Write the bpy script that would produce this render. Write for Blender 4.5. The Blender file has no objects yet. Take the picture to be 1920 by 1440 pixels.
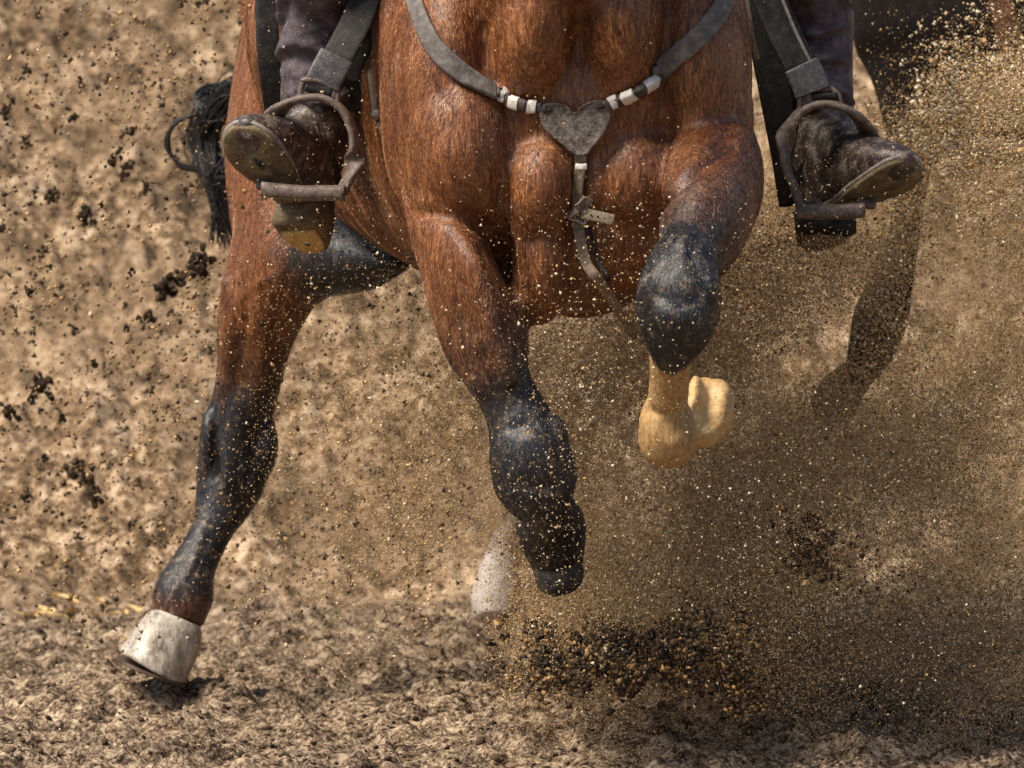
import bpy, bmesh, math, random
import numpy as np
from mathutils import Vector, Matrix
from mathutils.bvhtree import BVHTree

# ------------------------------------------------------------------ camera, sky, sun, exposure
S = bpy.context.scene
COL = S.collection
CAM_H, CAM_D, FPX = 0.916, 8.0, 10256.0
PITCH = math.atan(420.0 / FPX)                      # looking slightly down
cd = bpy.data.cameras.new('camera'); cam = bpy.data.objects.new('camera', cd); COL.objects.link(cam)
cam.location = (0, -CAM_D, CAM_H); cam.rotation_euler = (math.radians(90) - PITCH, 0, 0)
cd.sensor_width = 36.0; cd.lens = 36.0 * FPX / 1920.0
cd.clip_start = 0.1; cd.clip_end = 500
cd.dof.use_dof = True; cd.dof.focus_distance = 8.25; cd.dof.aperture_fstop = 9.0
S.camera = cam
S.render.resolution_x = 1024; S.render.resolution_y = 768

SUNPOS = Vector((-0.50, -0.34, 0.80)).normalized()      # towards the sun: high, from the left and in front
W = bpy.data.worlds.new('World'); S.world = W; W.use_nodes = True
wn = W.node_tree.nodes; bg = wn['Background']
sky = wn.new('ShaderNodeTexSky'); sky.sky_type = 'NISHITA'; sky.sun_disc = False
sky.sun_elevation = math.asin(SUNPOS.z); sky.sun_rotation = math.atan2(SUNPOS.x, SUNPOS.y)
W.node_tree.links.new(sky.outputs[0], bg.inputs[0]); bg.inputs[1].default_value = 0.072
sl = bpy.data.lights.new('sun', 'SUN'); sl.energy = 4.5; sl.angle = math.radians(24.0); sl.color = (1.0, 0.89, 0.74)
sun = bpy.data.objects.new('sun', sl); COL.objects.link(sun)
sun.rotation_euler = (-SUNPOS).to_track_quat('-Z', 'Y').to_euler(); sun.location = SUNPOS * 12
S.view_settings.view_transform = 'Standard'; S.view_settings.look = 'None'
S.view_settings.exposure = 0.55; S.view_settings.gamma = 1.0

# ------------------------------------------------------------------ helpers
rng = np.random.default_rng(7); random.seed(7)
cp, sp_ = math.cos(PITCH), math.sin(PITCH)
def P(px, py, Y):
    """photo pixel (1920x1440) at world depth Y -> world point"""
    a = (px - 960.0) / FPX; b = -(py - 720.0) / FPX
    d = np.array([a, cp + b * sp_, -sp_ + b * cp])
    t = (Y + CAM_D) / d[1]
    return np.array([0, -CAM_D, CAM_H]) + d * t
def PX(Y): return (Y + CAM_D) / FPX                 # metres per photo pixel at depth Y

def hash3(ix, iy, iz, seed):
    h = (ix.astype(np.int64) * 374761393 + iy.astype(np.int64) * 668265263 + iz.astype(np.int64) * 2147483647 + seed * 974634533) & 0xffffffff
    h = ((h ^ (h >> 13)) * 1274126177) & 0xffffffff
    h = ((h ^ (h >> 16)) * 2246822519) & 0xffffffff
    return (h ^ (h >> 15)).astype(np.float64) / 4294967295.0
def vnoise(p, seed=0):
    p = np.asarray(p, float); i = np.floor(p).astype(np.int64); f = p - i; f = f * f * (3 - 2 * f)
    r = 0
    for dx in (0, 1):
        wx = f[:, 0] if dx else 1 - f[:, 0]
        for dy in (0, 1):
            wy = f[:, 1] if dy else 1 - f[:, 1]
            for dz in (0, 1):
                wz = f[:, 2] if dz else 1 - f[:, 2]
                r = r + hash3(i[:, 0] + dx, i[:, 1] + dy, i[:, 2] + dz, seed) * wx * wy * wz
    return r * 2 - 1
def fbm(p, oct=4, seed=0, gain=0.5):
    r = 0; a = 1; q = np.asarray(p, float)
    for k in range(oct):
        r = r + a * vnoise(q, seed + k * 17); q = q * 2.03 + 3.1; a *= gain
    return r

def mesh_np(name, V, F):
    """F: (n,k) int array, constant k"""
    V = np.ascontiguousarray(V, np.float32); F = np.ascontiguousarray(F, np.int32)
    me = bpy.data.meshes.new(name); n, k = F.shape
    me.vertices.add(len(V)); me.vertices.foreach_set('co', V.ravel())
    me.loops.add(n * k); me.loops.foreach_set('vertex_index', F.ravel())
    me.polygons.add(n); me.polygons.foreach_set('loop_start', np.arange(0, n * k, k, dtype=np.int32))
    me.polygons.foreach_set('loop_total', np.full(n, k, np.int32))
    me.update(calc_edges=True)
    return me
def smooth(me, on=True): me.polygons.foreach_set('use_smooth', np.full(len(me.polygons), on))
def link(name, me, mat, parent=None, sm=True):
    o = bpy.data.objects.new(name, me); COL.objects.link(o)
    if mat is not None and me is not None:
        me.materials.clear(); me.materials.append(mat)
    if me is not None and sm: smooth(me)
    if parent is not None:
        o.parent = parent; o.matrix_parent_inverse = Matrix.Translation(-parent.location)
    return o
def empty(name, loc, label, cat, group=None):
    o = bpy.data.objects.new(name, None); COL.objects.link(o); o.location = loc
    o['label'] = label; o['category'] = cat
    if group: o['group'] = group
    return o
def tag(o, label, cat, group=None):
    o['label'] = label; o['category'] = cat
    if group: o['group'] = group

def catmull(A, n):
    A = np.asarray(A, float); m = len(A); out = []
    for i in range(m - 1):
        p0, p1, p2, p3 = A[max(i - 1, 0)], A[i], A[i + 1], A[min(i + 2, m - 1)]
        for k in range(n):
            t = k / n
            out.append(0.5 * ((2 * p1) + (p2 - p0) * t + (2 * p0 - 5 * p1 + 4 * p2 - p3) * t * t + (3 * p1 - p0 - 3 * p2 + p3) * t ** 3))
    out.append(A[-1]); return np.array(out)
def nrm(v): return v / (np.linalg.norm(v, axis=-1, keepdims=True) + 1e-12)

def rings_mesh(R):
    """R: (m, n, 3) rings -> verts, tri faces with capped ends"""
    m, n, _ = R.shape
    V = R.reshape(-1, 3); a = np.arange(m - 1)[:, None] * n; j = np.arange(n)[None]; j2 = (j + 1) % n
    q = np.stack([a + j, a + j2, a + n + j2, a + n + j], -1).reshape(-1, 4)
    T = np.concatenate([q[:, [0, 1, 2]], q[:, [0, 2, 3]]])
    c0 = R[0].mean(0); c1 = R[-1].mean(0); V = np.concatenate([V, [c0, c1]]); k = m * n; jj = np.arange(n); jn = (jj + 1) % n
    T = np.concatenate([T, np.stack([np.full(n, k), jn, jj], -1), np.stack([np.full(n, k + 1), (m - 1) * n + jj, (m - 1) * n + jn], -1)])
    return V, T
def loft_rings(secs, n=28, sub=5, power=2.0):
    """secs: list of (centre, u vector, depth radius)"""
    C = catmull([s[0] for s in secs], sub); U = catmull([s[1] for s in secs], sub); D = catmull([[s[2]] for s in secs], sub)[:, 0]
    T = nrm(np.gradient(C, axis=0)); Vv = nrm(np.cross(T, U)) * D[:, None]
    U = np.cross(nrm(Vv), T) * np.linalg.norm(U, axis=1)[:, None] * np.sign(1)
    th = np.linspace(0, 2 * np.pi, n, endpoint=False); c, s = np.cos(th), np.sin(th)
    c = np.sign(c) * np.abs(c) ** (2 / power); s = np.sign(s) * np.abs(s) ** (2 / power)
    return C[:, None] + U[:, None] * c[None, :, None] + Vv[:, None] * s[None, :, None]
def sec(l, r, Y, rd, Y2=None):
    L = P(l[0], l[1], Y); R = P(r[0], r[1], Y if Y2 is None else Y2)
    return ((L + R) / 2, (R - L) / 2, rd)
def ellipsoid(c, rad, rot=None, n=20):
    th = np.linspace(0.05, np.pi - 0.05, n); ph = np.linspace(0, 2 * np.pi, 2 * n, endpoint=False)
    R = np.stack([np.sin(th)[:, None] * np.cos(ph), np.sin(th)[:, None] * np.sin(ph), np.cos(th)[:, None] * np.ones_like(ph)], -1) * np.asarray(rad)
    if rot is not None: R = R @ np.array(rot.to_matrix() if hasattr(rot, 'to_matrix') else rot).T
    return rings_mesh(R[::-1] + np.asarray(c))
def join(parts):
    Vs, Fs, o = [], [], 0
    for V, F in parts: Vs.append(V); Fs.append(F + o); o += len(V)
    return np.concatenate(Vs), np.concatenate(Fs)
def remeshed(name, parts, voxel, iters=4, fac=0.5):
    V, F = join(parts); me = mesh_np(name + '_src', V, F)
    ob = bpy.data.objects.new(name + '_src', me); COL.objects.link(ob)
    r = ob.modifiers.new('r', 'REMESH'); r.mode = 'VOXEL'; r.voxel_size = voxel; r.use_smooth_shade = True
    s = ob.modifiers.new('s', 'SMOOTH'); s.factor = fac; s.iterations = iters
    dg = bpy.context.evaluated_depsgraph_get(); dg.update()
    out = bpy.data.meshes.new_from_object(ob.evaluated_get(dg)); out.name = name
    bpy.data.objects.remove(ob); bpy.data.meshes.remove(me)
    return out
def sweep(path, w, t, side, sub=6, power=3.2, n=16, closed=False):
    """flat strap: path points, width w along 'side' dir, thickness t"""
    C = catmull(path, sub) if sub else np.asarray(path, float)
    T = nrm(np.gradient(C, axis=0)); sd = np.asarray(side, float)
    if sd.ndim == 1: sd = np.repeat(sd[None], len(C), 0)
    elif len(sd) != len(C): sd = catmull(sd, sub)
    U = nrm(sd - (sd * T).sum(1, keepdims=True) * T); N = np.cross(T, U)
    th = np.linspace(0, 2 * np.pi, n, endpoint=False); c, s = np.cos(th), np.sin(th)
    c = np.sign(c) * np.abs(c) ** (2 / power); s = np.sign(s) * np.abs(s) ** (2 / power)
    w = np.broadcast_to(np.asarray(w, float), (len(C),))[:, None, None]; t = np.broadcast_to(np.asarray(t, float), (len(C),))[:, None, None]
    return C[:, None] + U[:, None] * c[None, :, None] * w / 2 + N[:, None] * s[None, :, None] * t / 2
def part(name, R, mat, parent, disp=0, scale=40, seed=3):
    V, F = rings_mesh(R) if not isinstance(R, tuple) else R
    if disp:
        c = V.mean(0); V = V + (fbm(V * scale, 3, seed)[:, None]) * disp * nrm(V - c)
    return link(name, mesh_np(name, V, F), mat, parent)

# ------------------------------------------------------------------ materials
class NT:
    def __init__(s, name):
        s.m = bpy.data.materials.new(name); s.m.use_nodes = True; s.t = s.m.node_tree; s.n = s.t.nodes
        s.b = s.n['Principled BSDF']; s.co = s.n.new('ShaderNodeTexCoord')
    def L(s, a, b): s.t.links.new(a, b)
    def mapping(s, scale, src='Object'):
        m = s.n.new('ShaderNodeMapping'); m.inputs['Scale'].default_value = scale; s.L(s.co.outputs[src], m.inputs[0]); return m.outputs[0]
    def noise(s, scale, detail=4, rough=0.55, vec=None, dist=0.0):
        n = s.n.new('ShaderNodeTexNoise'); n.inputs['Scale'].default_value = scale; n.inputs['Detail'].default_value = detail
        n.inputs['Roughness'].default_value = rough; n.inputs['Distortion'].default_value = dist
        s.L(vec if vec is not None else s.co.outputs['Object'], n.inputs['Vector']); return n.outputs['Fac']
    def ramp(s, fac, stops):
        r = s.n.new('ShaderNodeValToRGB'); e = r.color_ramp.elements
        while len(e) < len(stops): e.new(0.5)
        for x, (p, c) in zip(e, stops):
            x.position = p; x.color = (c, c, c, 1) if isinstance(c, (int, float)) else (*c, 1)
        s.L(fac, r.inputs[0]); return r.outputs[0]
    def mix(s, fac, a, b, mode='MIX'):
        m = s.n.new('ShaderNodeMix'); m.data_type = 'RGBA'; m.blend_type = mode
        for i, v in ((0, fac), (6, a), (7, b)):
            if isinstance(v, (int, float)): m.inputs[i].default_value = v if i == 0 else (v, v, v, 1)
            elif isinstance(v, tuple): m.inputs[i].default_value = (*v, 1)
            else: s.L(v, m.inputs[i])
        return m.outputs[2]
    def math(s, op, a, b=0.0):
        m = s.n.new('ShaderNodeMath'); m.operation = op
        for i, v in ((0, a), (1, b)):
            if isinstance(v, (int, float)): m.inputs[i].default_value = v
            else: s.L(v, m.inputs[i])
        return m.outputs[0]
    def attr(s, name):
        a = s.n.new('ShaderNodeAttribute'); a.attribute_name = name; return a.outputs['Fac']
    def bump(s, h, strength, dist=0.01, prev=None):
        b = s.n.new('ShaderNodeBump'); b.inputs['Strength'].default_value = strength; b.inputs['Distance'].default_value = dist
        s.L(h, b.inputs['Height'])
        if prev is not None: s.L(prev, b.inputs['Normal'])
        s.L(b.outputs[0], s.b.inputs['Normal']); return b.outputs[0]
    def fin(s, color, rough, spec=0.5, metal=0.0):
        if isinstance(color, tuple): s.b.inputs['Base Color'].default_value = (*color, 1)
        else: s.L(color, s.b.inputs['Base Color'])
        if isinstance(rough, (int, float)): s.b.inputs['Roughness'].default_value = rough
        else: s.L(rough, s.b.inputs['Roughness'])
        s.b.inputs['Specular IOR Level'].default_value = spec; s.b.inputs['Metallic'].default_value = metal
        return s.m

def coat_material():
    t = NT('horse_coat')
    st = t.noise(1.0, 5, 0.65, t.mapping((150, 150, 24)), 1.2)
    st2 = t.noise(1.0, 3, 0.6, t.mapping((420, 420, 70)), 0.3)
    big = t.noise(7.0, 4, 0.6)
    brown = t.ramp(st, [(0.30, (0.040, 0.011, 0.004)), (0.46, (0.15, 0.052, 0.018)), (0.58, (0.30, 0.115, 0.040)), (0.74, (0.52, 0.25, 0.10))])
    brown = t.mix(t.ramp(big, [(0.40, 0.0), (0.66, 0.62)]), brown, t.mix(st, (0.05, 0.014, 0.005), (0.17, 0.052, 0.018)))
    black = t.ramp(st, [(0.3, (0.004, 0.004, 0.005)), (0.55, (0.015, 0.015, 0.018)), (0.66, (0.05, 0.049, 0.052)), (0.78, (0.16, 0.15, 0.145))])  # pale upper stops paint highlight streaks into the black of the legs
    sock = t.ramp(st, [(0.3, (0.24, 0.125, 0.04)), (0.5, (0.42, 0.25, 0.095)), (0.75, (0.60, 0.42, 0.21))])
    pale = t.ramp(st, [(0.3, (0.30, 0.20, 0.15)), (0.7, (0.62, 0.52, 0.44))])
    nz = t.math('MULTIPLY', t.math('SUBTRACT', t.noise(34.0, 5, 0.7), 0.5), 0.9)
    def edge(name): return t.ramp(t.math('ADD', t.attr(name), nz), [(0.16, 0.0), (0.84, 1.0)])
    c = t.mix(edge('black'), brown, black)
    nz2 = t.math('MULTIPLY', t.math('SUBTRACT', st2, 0.5), 0.9)
    c = t.mix(t.ramp(t.math('ADD', t.attr('sock'), nz2), [(0.42, 0.0), (0.58, 1.0)]), c, sock)
    c = t.mix(edge('pale'), c, pale)
    # dried mud dusting
    mud = t.ramp(t.noise(60.0, 5, 0.7), [(0.54, 0.0), (0.66, 0.85)])
    c = t.mix(t.math('MULTIPLY', mud, t.attr('mud')), c, (0.30, 0.21, 0.13))
    b1 = t.bump(t.noise(22.0, 3, 0.5), 0.35, 0.012)
    b2 = t.bump(st, 0.45, 0.004, b1)
    t.bump(st2, 0.4, 0.002, b2)
    m = t.fin(c, t.mix(t.attr('sock'), t.ramp(st2, [(0.3, 0.26), (0.7, 0.46)]), 0.68), 0.5)
    t.b.inputs['Sheen Weight'].default_value = 0.0
    return m
def simple(name, c0, c1, c2, scale, rough=0.6, spec=0.4, bump=0.4, bdist=0.003, metal=0.0, detail=6, stretch=None, lo=0.3, hi=0.72):
    t = NT(name); v = t.mapping(stretch) if stretch else None
    n = t.noise(scale, detail, 0.62, v); n2 = t.noise(scale * 5.3, 3, 0.6, v)
    c = t.ramp(t.mix(0.4, n, n2), [(lo, c0), (0.5, c1), (hi, c2)])
    b = t.bump(n, bump, bdist); t.bump(n2, bump * 0.8, bdist * 0.4, b)
    return t.fin(c, t.ramp(n2, [(0.3, max(rough - 0.12, 0.05)), (0.7, min(rough + 0.12, 1))]), spec, metal)

M = {}
M['coat'] = coat_material()
M['hoof'] = simple('hoof_horn', (0.12, 0.09, 0.06), (0.36, 0.31, 0.25), (0.58, 0.54, 0.48), 6, 0.4, 0.5, 0.5, stretch=(7, 7, 2.0), lo=.36, hi=.62)
M['hoof_dark'] = simple('hoof_dark', (0.008, 0.0075, 0.0075), (0.028, 0.025, 0.023), (0.15, 0.125, 0.095), 60, 0.5)
M['hoof_cream'] = simple('hoof_cream', (0.26, 0.14, 0.05), (0.56, 0.36, 0.15), (0.74, 0.58, 0.36), 34, 0.6, 0.5, 0.6)
M['hoof_pink'] = simple('hoof_pink', (0.36, 0.26, 0.20), (0.70, 0.60, 0.53), (0.80, 0.74, 0.68), 45, 0.6)
M['shoe'] = simple('iron_shoe', (0.03, 0.022, 0.016), (0.09, 0.06, 0.04), (0.2, 0.14, 0.09), 60, 0.55, metal=0.4)
M['tail'] = simple('tail_hair', (0.006, 0.006, 0.007), (0.014, 0.013, 0.014), (0.05, 0.047, 0.045), 90, 0.4)
M['black_leather'] = simple('black_leather', (0.004, 0.004, 0.004), (0.010, 0.009, 0.009), (0.05, 0.044, 0.038), 70, 0.6, 0.28, 0.35)
M['dusty_black'] = simple('dusty_black_leather', (0.016, 0.015, 0.016), (0.05, 0.048, 0.05), (0.15, 0.14, 0.135), 80, 0.42, 0.5, 0.4)
M['grey_leather'] = simple('dusty_grey_leather', (0.05, 0.045, 0.042), (0.135, 0.12, 0.11), (0.30, 0.27, 0.24), 75, 0.65, 0.4, 0.5)
M['heart'] = simple('worn_heart_leather', (0.030, 0.023, 0.018), (0.12, 0.095, 0.078), (0.33, 0.27, 0.22), 150, 0.5, 0.5, 1.0, lo=.36, hi=.64)
M['strap_tan'] = simple('dusty_tan_strap', (0.07, 0.05, 0.033), (0.19, 0.145, 0.10), (0.38, 0.30, 0.22), 120, 0.7, 0.35, 0.5)
M['white_wrap'] = simple('white_wrap', (0.42, 0.37, 0.32), (0.70, 0.66, 0.60), (0.82, 0.79, 0.74), 160, 0.6)
M['dark_wrap'] = simple('dark_wrap', (0.025, 0.02, 0.02), (0.06, 0.05, 0.045), (0.14, 0.12, 0.10), 160, 0.6)
M['metal'] = simple('dull_metal', (0.12, 0.10, 0.08), (0.32, 0.28, 0.24), (0.55, 0.50, 0.45), 130, 0.42, 0.5, 0.3, metal=0.7)
M['stirrup'] = simple('rawhide_stirrup', (0.045, 0.032, 0.026), (0.135, 0.10, 0.082), (0.34, 0.27, 0.22), 85, 0.55, 0.45, 0.5)
M['boot'] = simple('dusty_boot_leather', (0.014, 0.010, 0.008), (0.055, 0.040, 0.034), (0.30, 0.24, 0.195), 55, 0.42, 0.55, 0.7, lo=.36, hi=.64)
M['sole'] = simple('muddy_sole', (0.045, 0.034, 0.02), (0.16, 0.122, 0.072), (0.36, 0.28, 0.17), 40, 0.8, 0.25, 0.8)
M['welt'] = simple('sole_edge', (0.10, 0.085, 0.075), (0.24, 0.21, 0.19), (0.42, 0.38, 0.35), 90, 0.6)
M['heel'] = simple('heel_cap', (0.28, 0.15, 0.04), (0.52, 0.32, 0.11), (0.66, 0.46, 0.2), 50, 0.6)
M['denim'] = simple('plum_grey_trousers', (0.045, 0.035, 0.043), (0.095, 0.076, 0.089), (0.20, 0.168, 0.185), 55, 0.85, 0.2, 0.6)
M['leaf'] = simple('dry_leaf', (0.42, 0.22, 0.05), (0.60, 0.42, 0.18), (0.74, 0.64, 0.46), 45, 0.9, 0.1)
M['clod'] = simple('dark_damp_clod', (0.022, 0.015, 0.009), (0.075, 0.053, 0.033), (0.22, 0.16, 0.10), 75, 0.9, 0.15, 1.0, 0.006)
M['rein'] = simple('brown_rein', (0.03, 0.012, 0.006), (0.10, 0.042, 0.02), (0.28, 0.15, 0.09), 60, 0.6)
M['dark_coat'] = simple('dark_horse_coat', (0.004, 0.0035, 0.003), (0.009, 0.007, 0.006), (0.03, 0.023, 0.018), 40, 0.8, 0.12, stretch=(3, 3, 0.6))

def soil_material():
    t = NT('churned_sandy_soil')
    n1 = t.noise(3.2, 5, 0.6); n2 = t.noise(26.0, 5, 0.68); n3 = t.noise(140.0, 3, 0.65)
    f = t.mix(0.5, n2, n3)
    c = t.ramp(f, [(0.40, (0.026, 0.017, 0.011)), (0.46, (0.12, 0.083, 0.055)), (0.52, (0.29, 0.21, 0.14)), (0.60, (0.60, 0.47, 0.33))])
    c = t.mix(t.ramp(n1, [(0.46, 0.0), (0.66, 0.6)]), c, t.ramp(f, [(0.40, (0.016, 0.011, 0.008)), (0.5, (0.09, 0.063, 0.043)), (0.60, (0.24, 0.175, 0.12))]))
    # dry straw-coloured bank: pale sand showing on the slope
    bank = t.attr('bank')
    spots = t.ramp(t.mix(0.45, t.noise(11.0, 6, 0.78), t.noise(48.0, 4, 0.7)), [(0.40, (0.022, 0.014, 0.008)), (0.45, (0.11, 0.071, 0.040)), (0.51, (0.30, 0.202, 0.118)), (0.585, (0.66, 0.50, 0.34))])
    spots = t.mix(t.ramp(t.noise(1.3, 3, 0.5, t.mapping((0.6, 1, 3))), [(0.42, 0.0), (0.66, 0.6)]), spots, (0.27, 0.183, 0.11))
    spots = t.mix(t.ramp(t.noise(2.6, 4, 0.6), [(0.46, 0.0), (0.64, 0.62)]), spots, (0.11, 0.073, 0.043))
    c = t.mix(bank, c, spots)
    b = t.bump(n2, 0.9, 0.02); t.bump(n3, 0.8, 0.006, b)
    return t.fin(c, 0.95, 0.1)
M['soil'] = soil_material()
def grain_material():
    t = NT('sand_grains'); a = t.attr('rnd')
    c = t.ramp(a, [(0.0, (0.022, 0.013, 0.006)), (0.25, (0.12, 0.067, 0.024)), (0.5, (0.40, 0.238, 0.095)), (0.78, (0.63, 0.41, 0.18)), (0.97, (0.80, 0.68, 0.48))])
    return t.fin(c, 0.7, 0.4)
M['grain'] = grain_material()
def crumb_material():
    t = NT('soil_crumbs'); a = t.attr('rnd')
    c = t.ramp(a, [(0.0, (0.022, 0.015, 0.010)), (0.45, (0.085, 0.06, 0.040)), (0.85, (0.20, 0.143, 0.095)), (1.0, (0.32, 0.24, 0.165))])
    t.bump(t.noise(220, 3), 0.6, 0.003)
    return t.fin(c, 0.95, 0.1)
M['crumb'] = crumb_material()

# ------------------------------------------------------------------ ground
def ground_h(X, Y):
    X = np.asarray(X, float); Y = np.asarray(Y, float); z0 = np.zeros_like(X)
    fine = np.clip(1 - (np.abs(X) - 2) / 6, 0, 1) * np.clip(1 - (Y - 8) / 6, 0, 1) * np.clip((Y + 6) / 3, 0, 1)
    h = 0.022 * fbm(np.stack([X * 2.2, Y * 1.3, z0], -1), 3, 1)
    r = fbm(np.stack([X * 11, Y * 8, z0], -1), 3, 5); h = h + fine * 0.020 * r
    q = vnoise(np.stack([X * 38, Y * 30, z0], -1), 9); q2 = vnoise(np.stack([X * 75, Y * 60, z0 + 4], -1), 11)
    q3 = 1 - 2 * np.abs(vnoise(np.stack([X * 21 + .4 * q2, Y * 15, z0 + 2], -1), 13)); h = h + fine * (0.013 * np.maximum(q, -0.5) + 0.007 * q2 + .010 * q3)
    s = np.clip((Y - 3.25 - 0.08 * np.sin(X * 1.7 + 0.6)) / 5.5, 0, 1)
    h = h + 3.1 * (np.sqrt(s * s + .0016) - .04) + fine * np.clip(s * 8, 0, 1) * (0.028 * fbm(np.stack([X * 6, Y * 6, z0 + 9], -1), 3, 21) + .045 * np.maximum(fbm(np.stack([X * 21, Y * 21, z0 + 5], -1), 2, 23) - .25, 0))
    for hx, hy, rr, dd in ((-0.62, 1.05, 0.12, 0.03), (0.15, 1.35, 0.2, 0.04), (0.55, 1.0, 0.16, 0.03)):
        d2 = ((X - hx) ** 2 + ((Y - hy) * 0.8) ** 2) / rr ** 2
        h = h - dd * np.exp(-d2 * 1.6) + dd * 0.7 * np.exp(-((np.sqrt(d2) - 1.25) ** 2) * 7)
    return h
def grow(a, end, step, f):
    out = []; x = a; s = step
    while x < end: s *= f; x += s; out.append(x)
    return out
xr = grow(1.35, 60, 0.009, 1.16); xs = np.array([-v for v in xr[::-1]] + list(np.arange(-1.35, 1.351, 0.009)) + xr)
ys = np.array([-v for v in grow(-0.05, 30, 0.012, 1.2)[::-1]] + list(np.arange(0.06, 3.2, 0.009)) + list(np.arange(3.2, 6.2, 0.016)) + grow(6.2, 90, 0.03, 1.14))
GX, GY = np.meshgrid(xs, ys); gz = ground_h(GX.ravel(), GY.ravel())
nx, ny = len(xs), len(ys); i0 = (np.arange(ny - 1)[:, None] * nx + np.arange(nx - 1)[None]).ravel()
gme = mesh_np('ground', np.stack([GX.ravel(), GY.ravel(), gz], -1), np.stack([i0, i0 + 1, i0 + nx + 1, i0 + nx], -1))
at = gme.attributes.new('bank', 'FLOAT', 'POINT')
bk = np.clip((GY.ravel() - 3.05 - 0.08 * np.sin(GX.ravel() * 1.7 + 0.6) + 0.12 * fbm(np.stack([GX.ravel() * 6, GY.ravel() * 6, gz * 0], -1), 3, 33)) / 0.35, 0, 1)
at.data.foreach_set('value', bk.astype(np.float32))
ground = link('ground', gme, M['soil']); ground['kind'] = 'structure'; ground['label'] = 'churned sandy arena soil rising into a pale earth bank'

# ------------------------------------------------------------------ the horse
YAW = math.radians(11.3)
def HB(s, u, z):      # horse frame: s back from the breast, u to the photo's right, z up
    return np.array([0.09 - s * math.sin(YAW) + u * math.cos(YAW), s * math.cos(YAW) + u * math.sin(YAW), z])
parts = []; spots = []       # spots: (pos, radius, black, sock, pale, mud)
def limb(secs, cols, n=30, sub=5, power=2.0):
    R = loft_rings(secs, n, sub, power); parts.append(rings_mesh(R))
    cc = catmull(cols, sub)
    for r, c in zip(R, cc):
        ctr = r.mean(0); rad = np.linalg.norm(r - ctr, axis=1).mean(); spots.append((*ctr, rad, *c))
def ball(px, py, Y, rx, rz, ry, rot=(0, 0, 0), black=0.0):
    from mathutils import Euler
    c = P(px, py, Y); k = PX(Y)
    parts.append(ellipsoid(c, (rx * k, ry, rz * k), Euler([math.radians(a) for a in rot])))
    spots.append((*c, 0.6 * (rx + rz) * k, black, 0, 0, 0))

# trunk
tr = [(0.10, .16, 0.80, 1.24), (0.22, .20, 0.72, 1.36), (0.40, .205, 0.69, 1.46), (0.65, .235, 0.71, 1.46), (0.95, .28, 0.75, 1.43),
      (1.20, .295, 0.80, 1.44), (1.45, .27, 0.88, 1.47), (1.70, .24, 0.98, 1.46), (1.92, .18, 1.06, 1.36), (2.02, .09, 1.12, 1.26)]
R = []
for s_, hw, zb, zt in catmull(tr, 6):
    th = np.linspace(0, 2 * np.pi, 40, endpoint=False)
    R.append(np.stack([HB(s_, hw * np.sign(math.cos(a)) * abs(math.cos(a)) ** 0.85, (zb + zt) / 2 + (zt - zb) / 2 * math.sin(a)) for a in th]))
    if len(R) % 3 == 0: spots.append((*HB(s_, 0, (zb + zt) / 2), hw, 0, 0, 0, 0))
parts.append(rings_mesh(np.array(R)))
# neck and head
def tube(pts, col=(0, 0, 0, 0), n=28):
    secs = [(np.array(p), np.array([w, 0, 0]), d) for p, w, d in pts]
    limb(secs, [col] * len(secs), n)
tube([((.03, .42, 1.12), .20, .24), ((.06, .20, 1.26), .17, .24), ((.08, -.02, 1.45), .13, .20), ((.09, -.25, 1.62), .095, .15), ((.09, -.42, 1.74), .08, .115), ((.09, -.5, 1.80), .07, .1)])
tube([((.09, -.45, 1.84), .06, .05), ((.09, -.52, 1.80), .10, .11), ((.09, -.66, 1.66), .095, .10), ((.09, -.80, 1.52), .065, .075), ((.09, -.92, 1.41), .06, .065), ((.09, -.96, 1.37), .035, .04)])
# breast and shoulders
ball(1075, 150, .24, 300, 330, .20)
ball(838, 150, .25, 110, 300, .22, (0, 4, 0))
ball(800, 300, .24, 62, 170, .17, (0, -4, 0))
ball(868, 270, .125, 108, 180, .12, (0, -8, 0))
ball(775, 120, .27, 62, 260, .14, (0, 3, 0))
ball(1300, 110, .24, 108, 290, .22, (0, -3, 0))
ball(1010, 20, .12, 92, 190, .15, (0, 8, 0))
ball(1160, 20, .12, 92, 190, .15, (0, -8, 0))
ball(1012, 350, .088, 72, 104, .072, (0, 8, 0))
ball(1190, 330, .125, 112, 108, .082, (0, -12, 0))
ball(1150, 420, .17, 100, 110, .09)
ball(1105, 330, .14, 130, 120, .08)
ball(1020, 470, .14, 62, 140, .09, (0, 4, 0))
ball(1110, 440, .20, 130, 130, .12)
ball(1085, 470, .45, 150, 125, .35)
ball(905, 380, .16, 90, 95, .09, (0, 20, 0))
ball(1250, 290, .17, 95, 80, .09, (0, 20, 0))
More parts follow.
